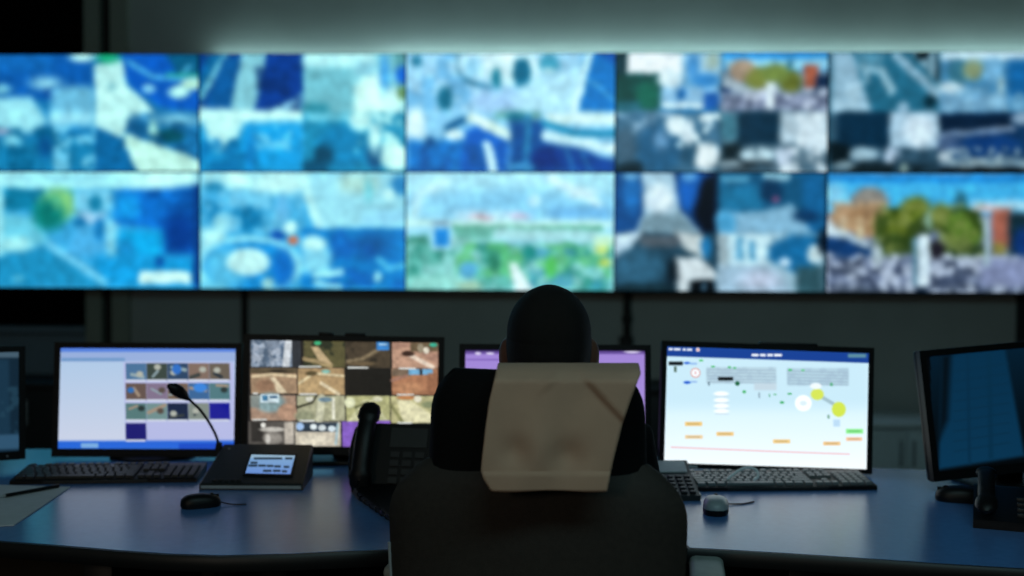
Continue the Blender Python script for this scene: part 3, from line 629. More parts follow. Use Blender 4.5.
for r, row in enumerate(thumbs):
    for c, col in enumerate(row):
        x = 262 - r * 2 + c * 73; y = 100 + r * 70
        ops += [('r', x, y - 1, x + 72, y + 58, col, 4)]
        if not (r == 2 and c == 4) and r < 3:
            ops += [('l', [(x + rng.uniform(5, 30), y + rng.uniform(5, 50)), (x + rng.uniform(35, 66), y + rng.uniform(5, 50))], rng.uniform(6, 14), rng.choice(['#9cb4bc', '#3c4444', '#b09c88', '#20303c']), 6),
                    ('e', x + rng.uniform(15, 55), y + rng.uniform(12, 44), 12, 10, rng.choice(['#283838', '#c0c4b8', '#2c78c8', '#5c5048']), 8)]
        ops += [('r', x, y + 56, x + 68, y + 63, '#e2eafc', 3)]
ops += [('e', 520, 185, 24, 16, '#3c90f0', 8), ('e', 440, 120, 16, 18, '#2c78d8', 8)]
monitor('monitor with a pale blue list and small thumbnails, behind the gooseneck microphone', (61, 348), (236, 349), (56, 448.5), 3.10, 3.12, 3.085, KL, ops, gain=0.82, foot='round')

# --- camera grid monitor
KM = (240, 325, .2431)
ops = [('f', '#18181a'),
  # row 1
  ('r', 45, 62, 245, 172, '#8494a8', 4), ('n', 45, 62, 180, 172, '#4e647c', 26, .9, 1), ('n', 45, 62, 200, 172, '#b4c0d0', 22, .8, 2), ('p', [(185, 62), (215, 62), (200, 172), (172, 172)], '#cdd4da', 5), ('r', 212, 62, 245, 172, '#2a3038', 6),
  ('r', 260, 65, 430, 175, '#5c5838', 4), ('n', 260, 65, 430, 175, '#20281c', 40, .9, 3), ('p', [(290, 90), (320, 90), (380, 165), (330, 165)], '#c8b088', 10), ('l', [(262, 140), (310, 150), (370, 172)], 16, '#a8946c', 8), ('e', 318, 74, 14, 8, '#40c88c', 6),
  ('r', 432, 66, 617, 178, '#4a4032', 4), ('n', 432, 66, 560, 178, '#2c2820', 50, .8, 4), ('l', [(440, 150), (500, 140), (570, 100)], 14, '#8c7c60', 14), ('r', 560, 68, 612, 104, '#3a86d0', 6), ('r', 570, 76, 604, 84, '#a8d4f4', 4), ('e', 500, 160, 60, 10, '#6c5c44', 10),
  ('r', 624, 68, 815, 178, '#b48c78', 4), ('p', [(624, 100), (700, 90), (815, 170), (815, 178), (624, 178)], '#c49c84', 10), ('l', [(690, 120), (790, 175)], 18, '#e8d4c0', 8), ('e', 690, 118, 26, 12, '#3c2820', 8), ('r', 700, 72, 815, 110, '#6c5c44', 12), ('e', 795, 82, 16, 8, '#3cc0a0', 5), ('e', 765, 105, 12, 14, '#f0e8d4', 6), ('e', 742, 95, 12, 20, '#a89c84', 6),
  # row 2
  ('r', 42, 178, 230, 283, '#a88c70', 4), ('r', 42, 178, 230, 200, '#5c503c', 8), ('l', [(50, 212), (130, 204), (225, 212)], 12, '#dcc8a4', 6), ('p', [(120, 215), (140, 215), (190, 280), (150, 280)], '#e4d4b4', 8), ('e', 100, 250, 40, 24, '#94745c', 14), ('e', 155, 190, 34, 6, '#2c2820', 6),
  ('r', 235, 178, 425, 287, '#b0946c', 4), ('p', [(235, 220), (330, 215), (425, 287), (235, 287)], '#c0a478', 8), ('l', [(330, 240), (400, 285)], 14, '#ecdcb8', 6), ('l', [(240, 240), (300, 200), (420, 210)], 10, '#e0d0a8', 6), ('e', 350, 192, 18, 8, '#88c0b4', 6), ('e', 290, 200, 24, 10, '#5c5034', 8),
  ('r', 430, 181, 615, 287, '#1b1a17', 4),
  ('r', 620, 180, 812, 289, '#b07c5c', 4), ('r', 620, 180, 700, 212, '#7c6a58', 10), ('r', 690, 182, 790, 206, '#74b0d8', 6), ('r', 735, 182, 748, 208, '#303840', 4), ('e', 690, 260, 60, 24, '#c08c68', 16), ('r', 770, 200, 812, 289, '#9c6c50', 12), ('l', [(620, 230), (680, 210)], 12, '#a07868', 10),
  # row 3
  ('r', 40, 290, 225, 393, '#a88c78', 4), ('e', 120, 320, 60, 40, '#88a4a8', 24), ('r', 80, 285, 156, 320, '#d4e8f0', 5), ('r', 88, 290, 110, 312, '#3c7ca4', 4), ('r', 118, 292, 150, 302, '#2c5c80', 4), ('e', 190, 360, 40, 36, '#b8947c', 14), ('r', 40, 290, 76, 340, '#8a9490', 10),
  ('r', 230, 292, 425, 396, '#b4b494', 4), ('l', [(230, 340), (290, 320), (310, 292)], 10, '#3c3c2c', 6), ('e', 280, 306, 16, 10, '#f0f0e0', 5), ('l', [(330, 300), (320, 390)], 30, '#d0d0b4', 12), ('r', 372, 300, 384, 390, '#ececd8', 6), ('e', 345, 308, 28, 10, '#708c9c', 6), ('e', 260, 375, 40, 20, '#94987c', 14),
  ('r', 430, 293, 610, 400, '#b8b884', 4), ('p', [(500, 310), (540, 310), (600, 395), (440, 395)], '#dcdcb0', 14), ('e', 446, 320, 22, 22, '#ecf0c8', 8), ('l', [(470, 340), (520, 320)], 10, '#686c48', 8), ('e', 560, 306, 20, 10, '#e8e8c8', 6), ('n', 430, 340, 610, 400, '#9ca070', 30, .5, 9),
  ('r', 614, 294, 796, 405, '#c0bc8c', 4), ('p', [(640, 310), (690, 310), (796, 380), (796, 405), (660, 405)], '#e4e0b8', 14), ('e', 680, 300, 40, 10, '#c48858', 6), ('e', 725, 306, 16, 14, '#f4f0d8', 6), ('l', [(614, 330), (660, 400)], 14, '#8c8c60', 10), ('e', 770, 330, 30, 14, '#8c9470', 10),
  # row 4
  ('r', 30, 397, 215, 490, '#585450', 4), ('r', 40, 400, 90, 480, '#302e2c', 12), ('e', 90, 412, 10, 10, '#f4f4ec', 5), ('e', 125, 430, 50, 10, '#c8c4bc', 6), ('e', 128, 465, 40, 26, '#948f88', 12), ('e', 108, 470, 10, 20, '#d8d4cc', 8), ('r', 176, 400, 215, 490, '#c4bcb0', 10),
  ('r', 220, 400, 405, 500, '#cfc6b4', 4), ('r', 225, 402, 395, 440, '#2c3c4c', 8), ('e', 240, 418, 16, 16, '#a4c4ec', 6), ('e', 295, 420, 14, 12, '#e4f0f4', 4), ('e', 330, 424, 16, 12, '#e4f0f4', 4), ('e', 370, 428, 16, 12, '#dcecf4', 4), ('l', [(395, 410), (385, 490)], 10, '#a8c4cc', 5), ('e', 300, 475, 70, 24, '#e4dcc8', 14),
  ('r', 412, 398, 480, 508, '#8a64c8', 4), ('r', 480, 395, 610, 415, '#8a64c8', 4), ('r', 690, 405, 800, 508, '#0c1616', 4),
  ('v', 14, .18, 3)]
for x, y, wd in ((240, 172, 90), (440, 176, 85), (650, 180, 70), (50, 282, 20), (240, 285, 70), (640, 288, 70), (45, 390, 60), (240, 395, 60), (640, 404, 60)):
    ops += [('r', x, y - 3, x + wd, y + 3, '#e8ece8', 3)]
mon, M2, W2, H2 = monitor('monitor with a grid of brownish camera pictures, left of the operator', (250, 340), (438.5, 343), (245.5, 445.5), 3.03, 3.05, 3.015, KM, ops, n=250, m=140, soft=4, gain=0.9)
for x0, x1 in ((-0.07, -0.03), (0.0, 0.055)):
    obj('cable_clip', B(x0, x1, 0.0, 0.02, H2 / 2 + 0.016, H2 / 2 + 0.024, M2, bev=0.002), 'black_plastic', mon)

# --- monitor behind the operator
ops = [('f', '#a88ce0'), ('r', 440, 340, 700, 353, '#3c2c64', 1), ('r', 440, 351.5, 700, 354, '#6a50a0', 1), ('g', 440, 354, 700, 470, '#c0b0f0', 0, .6), ('r', 466, 359, 500, 360.5, '#8466c0', 1), ('e', 478, 353.5, 3, 1.5, '#e0d8f8', 1), ('e', 490, 353.5, 4, 1.2, '#e0d8f8', 1), ('e', 632, 352, 8, 1.2, '#e0d8f8', 1)]
for k in range(9): ops += [('r', 470, 372 + 8 * k, 470 + 60 + 11 * ((k * 7) % 9), 374 + 8 * k, '#7058b0', 1)]
monitor('monitor with a lilac screen, mostly hidden behind the operator', (465.5, 350), (644.5, 351), (464, 448), 2.97, 2.98, 2.955, (0, 0, 1), ops, n=180, m=100, soft=1, gain=0.9)

# --- plan monitor
KR = (655, 330, .2604)
ops = [('f', '#d6f0fa'), ('r', 20, 60, 830, 300, '#c6e6f4', 80), ('g', 20, 300, 830, 540, '#f4fcff', 0, 1.0),
  ('p', [(20, 50), (830, 70), (830, 128), (20, 100)], '#173f92', 4), ('p', [(20, 50), (830, 70), (830, 92), (20, 66)], '#1f4ea4', 6)]
for x0, x1 in ((52, 68), (72, 98), (106, 118), (122, 142)): ops += [('r', x0, 68 + x0 * .03, x1, 76 + x0 * .03, '#e8f0fc', 4)]
ops += [('e', 164, 76, 7, 7, '#f8f0f0', 3), ('e', 164, 76, 3, 3, '#e05040', 3)]
for x0, x1 in ((370, 396), (402, 424), (430, 452), (456, 486)): ops += [('r', x0, 92, x1, 101, '#f0f6ff', 4)]
ops += [('r', 740, 92, 810, 106, '#5c8c9c', 10),
  ('r', 195, 143, 464, 206, '#b4d0de', 10), ('r', 505, 147, 742, 214, '#b0cedd', 10), ('n', 195, 143, 464, 206, '#9ab4c8', 20, .35, 3), ('n', 505, 147, 742, 214, '#98b2c8', 22, .35, 4)]
for k in range(5):
    ops += [('l', [(200, 152 + 12 * k), (460, 156 + 12 * k)], 3, '#9ab2c4', 3), ('l', [(508, 158 + 12 * k), (738, 164 + 12 * k)], 3, '#98b0c4', 3)]
ops += [('r', 52, 121, 106, 136, '#0c1014', 4), ('r', 72, 140, 82, 162, '#506858', 4), ('e', 122, 127, 12, 5, '#2c68d4', 4), ('r', 134, 126, 160, 133, '#8cb4e8', 4), ('e', 122, 202, 14, 6, '#1c5cd0', 4), ('r', 134, 196, 160, 203, '#94b8e8', 4),
  ('e', 154, 165, 19, 19, '#d89890', 4), ('e', 154, 165, 15, 15, '#f4faff', 4), ('e', 154, 165, 3, 6, '#e0a0a0', 3), ('r', 240, 181, 298, 195, '#0a0c10', 4),
  ('e', 314, 206, 9, 9, '#1c6440', 4), ('e', 340, 238, 7, 6, '#3cb060', 4), ('e', 484, 279, 8, 5, '#2ca858', 4), ('r', 506, 243, 522, 249, '#38a85c', 3), ('r', 510, 150, 524, 157, '#3cc060', 3), ('r', 560, 152, 572, 158, '#58c878', 3), ('r', 278, 140, 290, 147, '#40b864', 3), ('r', 298, 143, 310, 149, '#40b864', 3), ('e', 176, 117, 8, 4, '#48c068', 4), ('r', 214, 138, 228, 144, '#40b864', 3), ('r', 452, 246, 464, 251, '#50b070', 3),
  ('r', 202, 200, 208, 214, '#607888', 3), ('r', 394, 240, 400, 262, '#8ca4b4', 3), ('r', 434, 246, 439, 258, '#58a880', 3), ('e', 420, 215, 9, 7, '#8caccc', 4), ('e', 440, 215, 7, 10, '#a0b8cc', 4),
  ('r', 378, 205, 464, 232, '#c0d4e0', 12)]
for y in (245, 270, 292, 312): ops += [('e', 252, y, 28, 9, '#f6fcff', 6), ('r', 228, y + 9, 280, y + 13, '#c4d8e2', 4)]
ops += [('e', 566, 282, 32, 31, '#fbffff', 6), ('e', 566, 282, 14, 10, '#d8ecf4', 6), ('l', [(640, 260), (690, 290)], 14, '#a0bcc8', 6), ('e', 620, 248, 25, 22, '#d2e258', 6), ('e', 702, 306, 27, 29, '#cfe24e', 6), ('e', 615, 216, 22, 12, '#ecf6fa', 6), ('e', 662, 334, 5, 8, '#7ca894', 4), ('r', 680, 345, 706, 372, '#b8d8f0', 8), ('r', 670, 204, 680, 216, '#4ca874', 4)]
for x, y, wd, h, c in ((112, 353, 66, 16, '#f0c878'), (112, 404, 68, 14, '#ecd0a0'), (232, 392, 66, 15, '#f0c880'), (448, 421, 66, 15, '#f0cc84'), (640, 430, 66, 14, '#f0c484'), (728, 381, 66, 18, '#8cec8c'), (728, 413, 62, 14, '#f4c49c')):
    ops += [('r', x, y, x + wd, y + h, c, 6), ('r', x + 8, y + h * .4, x + wd - 10, y + h * .6, '#a8906c' if c != '#8cec8c' else '#50b060', 4)]
ops += [('l', [(60, 450), (400, 465), (740, 478)], 5, '#ecb8c0', 5)]
mon, MR, WR, HR = monitor('monitor with a white site plan and blue title bar, above the full keyboard', (667, 346.5), (868.5, 353.5), (663, 462.5), 2.915, 2.925, 2.90, KR, ops, n=300, m=170, soft=6, gain=1.08, bz=(0.013, 0.015, 0.012))
obj('top_ridge', B(-0.02, 0.13, 0.004, 0.026, HR / 2 + 0.013, HR / 2 + 0.021, MR, bev=0.003), 'black_plastic', mon)
bl = bmesh.new()
for k in range(5): box(bl, -0.012 + k * 0.005, -0.008 + k * 0.005, -0.0072, -0.006, -HR / 2 - 0.0095, -HR / 2 - 0.0055, MR)
obj('maker_mark', bl, 'silver_plastic', mon, smooth=False)
obj('sticker', B(-WR / 2 + 0.025, -WR / 2 + 0.085, -0.0072, -0.006, -HR / 2 - 0.011, -HR / 2 - 0.003, MR), 'silver_plastic', mon, smooth=False)

# --- turned monitors at both ends
ops = [('f', '#1b3a52'), ('r', -300, 348, 60, 358, '#6a8ca4', 3), ('r', -300, 360, 8, 440, '#27506e', 5), ('n', -300, 360, 20, 440, '#3a6a86', 14, .7, 2), ('r', -300, 440, 60, 456, '#4a7ea6', 4)]
monitor('dim monitor cut off at the left edge of the picture', (-150, 356), (18.5, 352), (-152, 462), 2.78, 2.98, 2.77, (0, 0, 1), ops, n=120, m=70, soft=2, gain=0.4)
ops = [('f', '#020508'), ('p', [(941, 356), (1003, 346), (1021, 458), (936, 470)], '#0d4468', 6), ('g', 930, 340, 1030, 470, '#083858', .7, 0), ('p', [(941, 356), (950, 354), (946, 420), (937, 440)], '#04121c', 10), ('r', 965, 350, 968, 465, '#0a3a5a', 3), ('r', 985, 350, 990, 460, '#0a3c5c', 3)]
for k in range(9): ops += [('l', [(952, 372 + 10 * k), (1006, 364 + 10 * k)], 1.2, '#0c3a58', 2)]
monitor('dim dark blue monitor turned sideways at the right end of the desk', (925, 357), (1110, 340), (936, 472), 2.72, 2.80, 2.70, (0, 0, 1), ops, n=150, m=90, soft=2, gain=0.6)

# ================================================================== SMALL THINGS ON THE DESK
def key_mesh(wd, dp=0.0158, h=0.007):
    bm = bmesh.new()
    x, y, k = wd / 2, dp / 2, 0.0016
    loft(bm, [[(-x, -y, 0), (x, -y, 0), (x, y, 0), (-x, y, 0)], [(-x + k * .4, -y + k * .4, h * .7), (x - k * .4, -y + k * .4, h * .7), (x - k * .4, y - k * .4, h * .7), (-x + k * .4, y - k * .4, h * .7)],
              [(-x + k, -y + k, h), (x - k, -y + k, h), (x - k, y - k, h), (-x + k, y - k, h)]])
    return mesh_from('key', bm)

KEYS = {}
def keyboard(label, loc, rz, group='keyboards', keymat='key_top'):
    t = thing('keyboard', label, 'keyboard', loc, rz, group)
    Wd, D = 0.445, 0.142
    bm = bmesh.new()
    prof = [(-D / 2, 0.0), (-D / 2, 0.009), (-D / 2 + 0.004, 0.011), (D / 2 - 0.004, 0.024), (D / 2, 0.021), (D / 2, 0.0)]
    loft(bm, [[(x, y, z) for y, z in prof] for x in (-Wd / 2, Wd / 2)])
    obj('case', bm, 'black_plastic', t)
    u = 0.019
    tilt = math.atan2(0.013, D - 0.008)
    rows = [[(0, 1), None] + [], ]
    lay = []
    for r in range(6):
        y = -D / 2 + 0.017 + r * u + (0.006 if r == 5 else 0)
        x = -Wd / 2 + 0.008
        if r == 0: ws = [1.25, 1.25, 1.25, 6.25, 1.25, 1.25, 1.25, 1.25]
        elif r == 1: ws = [2.25] + [1] * 10 + [2.75]
        elif r == 2: ws = [1.75] + [1] * 11 + [2.25]
        elif r == 3: ws = [1.5] + [1] * 12 + [1.5]
        elif r == 4: ws = [1] * 13 + [2]
        else: ws = [1, -1] + [1] * 4 + [-.5] + [1] * 4 + [-.5] + [1] * 4
        for wv in ws:
            if wv > 0: lay.append((x + wv * u / 2, y, wv))
            x += abs(wv) * u
        xn = -Wd / 2 + 0.008 + 15.3 * u
        n3 = {0: [0, 1, 2], 1: [1], 3: [0, 1, 2], 4: [0, 1, 2], 5: [0, 1, 2]}.get(r, [])
        for k in n3: lay.append((xn + (k + .5) * u, y, 1))
        xp = xn + 3.3 * u
        if r < 5:
            for k in range(4):
                lay.append((xp + (k + .5) * u, y, 1))
    for x, y, wv in lay:
        me = KEYS.setdefault((wv, keymat), key_mesh(wv * u - 0.003))
        k = link('key', me, keymat, t)
        k.location = (x, y, 0.0105 + (y + D / 2) * math.tan(tilt))
        k.rotation_euler = (tilt, 0, 0)
    obj('palm_edge', B(-Wd / 2 + 0.08, Wd / 2 - 0.12, -D / 2 - 0.003, -D / 2 + 0.001, 0.003, 0.0095), 'dark_plastic', t)
    return t

pl, pr = on_desk(697, 492), on_desk(876, 490.5)
v = (pr - pl)
rz = math.atan2(v.y, v.x)
c = (pl + pr) / 2 + Vector((-math.sin(rz), math.cos(rz), 0)) * 0.075
keyboard('black full-size keyboard with number pad in front of the plan monitor', (c.x, c.y, DESK), rz)
pl, pr = on_desk(28, 485), on_desk(178, 483)
v = (pr - pl); rz = math.atan2(v.y, v.x)
c = pl + v * 0.5 + Vector((-math.sin(rz), math.cos(rz), 0)) * 0.075
keyboard('dark keyboard in front of the list monitor', (c.x, c.y, DESK), rz, keymat='key_dark')

# white cable looped over the keyboard
a = on_desk(738, 474)
pts = [at(728, 479, 2.76), at(734, 474, 2.76), at(741, 469.5, 2.76), at(749, 467.5, 2.755), at(756, 470, 2.75), at(758, 476, 2.745), at(754, 480, 2.74)]
o = obj('usb_cable', tube(bmesh.new(), curve_pts(pts, 6), 0.0034, 8, True), 'white_cable')
tag(o, 'thin pale cable looped above the keyboard of the plan monitor', 'cable')

def mouse(label, loc, rz, top='silver_plastic', cable=None, size=0.95):
    t = thing('computer_mouse', label, 'mouse', loc, rz, 'computer mice')
    def half(z0, z1):
        rings = []
        for z, k in z0 if isinstance(z0, list) else []:
            pass
        return rings
    def shell(zs):
        bm = bmesh.new(); rings = []
        for z, k in zs:
            ring = []
            for i in range(28):
                a = 2 * math.pi * i / 28
                ca, sa = math.cos(a), math.sin(a)
                x = 0.032 * k * math.copysign(abs(ca) ** 0.8, ca)
                y = 0.055 * (k ** 0.8) * math.copysign(abs(sa) ** 0.85, sa)
                ring.append((x * (1 - 0.08 * (1 - abs(sa))), y, z * (1 - 0.12 * max(0, y / 0.055))))
            rings.append(ring)
        return loft(bm, rings)
    obj('base', shell([(0, 0.94), (0.006, 1.0), (0.014, 1.0)]), 'black_plastic', t)
    tp = obj('top_shell', shell([(0.014, 0.995), (0.022, 0.96), (0.029, 0.85), (0.034, 0.66), (0.0365, 0.42), (0.0375, 0.12)]), top, t)
    obj('scroll_wheel', tube(bmesh.new(), [(-0.004, 0.03, 0.029), (0.004, 0.03, 0.029)], 0.008, 14), 'black_plastic', tp)
    obj('button_gap', B(-0.0006, 0.0006, 0.012, 0.05, 0.02, 0.0325), 'black_plastic', tp)
    t.scale = (size,) * 3
    if cable:
        obj('cord', tube(bmesh.new(), curve_pts(cable, 6), 0.0018, 8), 'black_plastic', t)
    return t
p = on_desk(717, 514)
mouse('grey-topped mouse on the desk right of the chair', (p.x, p.y + 0.02, DESK), math.radians(-8), 'silver_plastic', [(0, 0.05, 0.01), (0.02, 0.075, 0.004), (0.06, 0.09, 0.002), (0.09, 0.12, 0.002)])
p = on_desk(199, 508)
mouse('black mouse in front of the talk console', (p.x, p.y + 0.012, DESK), math.radians(-62), 'black_plastic', [(0, 0.05, 0.01), (0.02, 0.08, 0.004), (0.03, 0.12, 0.002)], 0.8)
p = on_desk(962, 503)
mouse('dark mouse below the turned monitor at the right end', (p.x, p.y + 0.02, DESK), math.radians(75), 'black_plastic')

# dark telephone cut off at the right edge
p = on_desk(1018, 528)
dp = thing('telephone', 'dark telephone half cut off at the right edge of the desk', 'phone', (p.x + 0.02, p.y + 0.06, DESK), math.radians(-20))
bm = bmesh.new()
loft(bm, [[(x, -0.1, 0), (x, -0.1, 0.018), (x, 0.06, 0.06), (x, 0.1, 0.055), (x, 0.1, 0)] for x in (-0.085, 0.085)])
obj('body', bm, 'black_plastic', dp)
h = obj('handset', tube(bmesh.new(), curve_pts([(-0.06, -0.09, 0.045), (-0.06, -0.04, 0.065), (-0.06, 0.04, 0.085), (-0.06, 0.085, 0.085)], 5), [(0.022, 0.014)] * 3 + [(0.017, 0.012)] * 10 + [(0.022, 0.014)] * 3, 12, True), 'black_plastic', dp)
for i in range(3):
    for j in range(4):
        obj('key', B(0.0 + i * 0.024, 0.018 + i * 0.024, -0.075 + j * 0.024, -0.06 + j * 0.024, 0.022 + j * 0.006, 0.032 + j * 0.0062, bev=0.002), 'key_dark', dp)

# talk console with gooseneck microphone
c0, c1, c2, c3 = on_desk(199, 490), on_desk(303, 490.5), on_desk(311, 455), on_desk(222, 455)
tc = thing('talk_console', 'dark sloped talk console with small blue display and gooseneck microphone', 'intercom', ((c0 + c1) / 2))
Lz = Vector((0, 0, 1))
zf, zr = 0.016, 0.078
ctr = (c0 + c1) / 2
fw = (c1 - c0).normalized(); bk = Vector((-fw.y, fw.x, 0))
Wc = (c1 - c0).length; Dc = 0.19
def cp(u, v, z=0):            # u 0..1 along the front, v 0..1 to the back
    return c0 + fw * (Wc * (u + (0.5 - u) * 0.08 * v)) + bk * Dc * v + Lz * z
def topz(v): return zf + (zr - zf) * v
bm = bmesh.new()
loft(bm, [[cp(0, 0), cp(1, 0), cp(1, 1), cp(0, 1)], [cp(0, 0, zf * .8), cp(1, 0, zf * .8), cp(1, 1, zr * .95), cp(0, 1, zr * .95)],
          [cp(0.015, 0.02, zf), cp(0.985, 0.02, zf), cp(0.985, 0.98, zr), cp(0.015, 0.98, zr)]])
obj('body', bm, 'dark_plastic', tc, world=True, smooth=False)
bm = bmesh.new()
loft(bm, [[cp(0.02, 0.0, 0.004), cp(0.98, 0.0, 0.004), cp(0.98, -0.008, 0.004), cp(0.02, -0.008, 0.004)], [cp(0.02, 0.0, 0.011), cp(0.98, 0.0, 0.011), cp(0.98, -0.008, 0.011), cp(0.02, -0.008, 0.011)]])
obj('front_strip', bm, 'silver_plastic', tc, world=True, smooth=False)
def onc(px, py):              # pixel -> point on the sloped top
    n = (cp(1, 0, zf) - cp(0, 0, zf)).cross(cp(0, 1, zr) - cp(0, 0, zf)).normalized()
    r = ray(px, py)
    return CAM + r * ((cp(0, 0, zf) - CAM).dot(n) / r.dot(n)), n
dTL, nn = onc(251.5, 455.5); dTR, _ = onc(295, 456.5); dBL, _ = onc(245.5, 474)
ops = [('f', '#86b4e8'), ('r', 260, 300, 480, 325, '#a8cce8', 6), ('g', 260, 340, 480, 400, '#6a94f0', 0, .8)]
for x, y, wd in ((304, 327, 116), (432, 327, 30), (290, 345, 28), (282, 357, 36), (322, 357, 30), (356, 358, 26), (386, 360, 26), (424, 362, 22), (340, 378, 34), (380, 378, 30), (416, 380, 20)):
    ops += [('r', x, y - 5, x + wd, y + 4, '#22384c', 4)]
lift = nn * 0.0025
loc_ = root_loc(tc)
me = screen_mesh('display', dTL + lift - loc_, dTR - dTL, dBL - dTL, 90, 50, (251.5, 455.5), (295, 456.5), (245.5, 474), (180, 380, .2431), ops, 3, 0.75)
link('display', me, 'screen', tc)
bm = bmesh.new()
e1 = (dTR - dTL); e2 = (dBL - dTL)
q = lambda a, b, l: dTL + e1 * a + e2 * b + nn * l
loft(bm, [[q(-.05, -.08, 0), q(1.05, -.08, 0), q(1.05, 1.08, 0), q(-.05, 1.08, 0)], [q(-.05, -.08, .002), q(1.05, -.08, .002), q(1.05, 1.08, .002), q(-.05, 1.08, .002)]])
obj('display_frame', bm, 'bezel', tc, world=True, smooth=False)
for k in range(5):
    a, _ = onc(214 + k * 6.2, 480.5)
    o = bmesh.new(); ellipsoid(o, a, (0.006, 0.006, 0.004), 12, 8)
    obj('button', o, 'key_dark', tc, world=True)
a, _ = onc(229, 449)
o = bmesh.new(); ellipsoid(o, a, (0.003, 0.003, 0.002), 10, 6)
obj('indicator', o, 'silver_plastic', tc, world=True)
g0, _ = onc(219, 447)
dpt = (g0 - CAM).dot(ROT @ Vector((0, 0, -1)))
gp = [g0, at(216.5, 437, dpt), at(210, 424, dpt - .01), at(201, 411, dpt - .03), at(192, 402, dpt - .045), at(185, 396, dpt - .055)]
gn = obj('gooseneck', tube(bmesh.new(), curve_pts(gp, 6), 0.0035, 10), 'black_plastic', tc, world=True)
hp = [at(187.5, 398.5, dpt - .05), at(184, 395.5, dpt - .055), at(179, 391.5, dpt - .065), at(173, 388, dpt - .075), at(170.5, 386.5, dpt - .08)]
bm = tube(bmesh.new(), hp, [0.006, 0.012, 0.0155, 0.0145, 0.009], 16, True)
bmesh.ops.translate(bm, vec=-root_loc(tc), verts=bm.verts[:])
link('microphone_head', mesh_from('microphone_head', bm, True), 'black_plastic', tc)
obj('neck_socket', tube(bmesh.new(), [g0 - Lz * 0.004, g0 + Lz * 0.012], [0.01, 0.007], 16), 'black_plastic', tc, world=True)

# desk phone beside the operator's left arm
pb = on_desk(352, 493)
rt = Vector((1, -0.12, 0)).normalized(); sv = Vector((-rt.y, rt.x, 0))
ph = thing('desk_phone', 'black desk phone with handset standing upright left of the chair', 'phone', pb)
tl = math.radians(64)
def pp(x, y, z): return rt * x + sv * y + Lz * z
up = sv * math.cos(tl) + Lz * math.sin(tl)              # up the sloped face
nf = Lz * math.cos(tl) - sv * math.sin(tl)              # out of the face
f0 = pp(0, 0.02, 0.014)
def fp(x, u, n): return f0 + rt * x + up * u + nf * n
L = 0.155
bm = bmesh.new()
loft(bm, [[fp(0.0, 0, 0), fp(0.0, L, 0), fp(0.0, L, -0.025), fp(0.0, 0, -0.02)], [fp(0.18, 0, 0), fp(0.18, L, 0), fp(0.18, L, -0.025), fp(0.18, 0, -0.02)]])
obj('body', bm, 'black_plastic', ph, smooth=False)
bm = bmesh.new()
fpx = [(351, 491), (358, 500), (376, 512), (392, 522), (400, 523), (436, 512), (436, 488), (352, 484)]
q_ = [on_desk(*p) - pb for p in fpx]
loft(bm, [[v for v in q_], [v + Lz * (0.008 if k in (2, 3, 4) else 0.02) for k, v in enumerate(q_)]])
obj('foot', bm, 'black_plastic', ph, smooth=False)
bm = bmesh.new()
loft(bm, [[fp(x, L * .55, -0.022), fp(x, L * .75, -0.022), pp(x, 0.125, 0.0), pp(x, 0.105, 0.0)] for x in (0.04, 0.14)])
obj('rear_support', bm, 'black_plastic', ph, smooth=False)
hs = obj('handset', tube(bmesh.new(), curve_pts([fp(0.02, 0.0, 0.02), fp(0.02, 0.03, 0.034), fp(0.021, 0.1, 0.040), fp(0.022, 0.15, 0.034), fp(0.022, L + 0.022, 0.024)], 5),
         [(0.027, 0.017)] * 5 + [(0.022, 0.014)] * 11 + [(0.027, 0.018)] * 5, 16, True), 'black_plastic', ph)
obj('handset_cradle', tube(bmesh.new(), curve_pts([fp(-0.008, 0.02, 0.004), fp(-0.012, 0.08, 0.01), fp(-0.008, L - 0.02, 0.004)], 5), 0.009, 10, True), 'black_plastic', ph)
bm = bmesh.new()
loft(bm, [[fp(a, L * b, n) for a, b in ((0.075, .62), (0.165, .62), (0.165, .93), (0.075, .93))] for n in (0.0005, 0.003)])
obj('display', bm, 'dark_plastic', ph, smooth=False)
for i in range(3):
    for j in range(4):
        bm = bmesh.new()
        x, u_ = 0.08 + i * 0.03, 0.008 + j * 0.021
        loft(bm, [[fp(x, u_, n), fp(x + 0.022, u_, n), fp(x + 0.022, u_ + 0.014, n), fp(x, u_ + 0.014, n)] for n in (0, 0.004)])
        obj('key', bm, 'key_dark', ph, smooth=False)
ca_, cb_ = on_desk(360, 503) - pb + Lz * 0.009, on_desk(392, 525) - pb + Lz * 0.009
cpt = curve_pts([fp(0.018, 0.0, 0.036), ca_ + Lz * 0.004, ca_ * 0.5 + cb_ * 0.5, cb_], 18)
obj('coiled_cord', tube(bmesh.new(), [p + Vector((0.0035 * math.cos(k * 1.1), 0, 0.0035 * math.sin(k * 1.1))) for k, p in enumerate(cpt)], 0.0019, 6), 'black_plastic', ph)

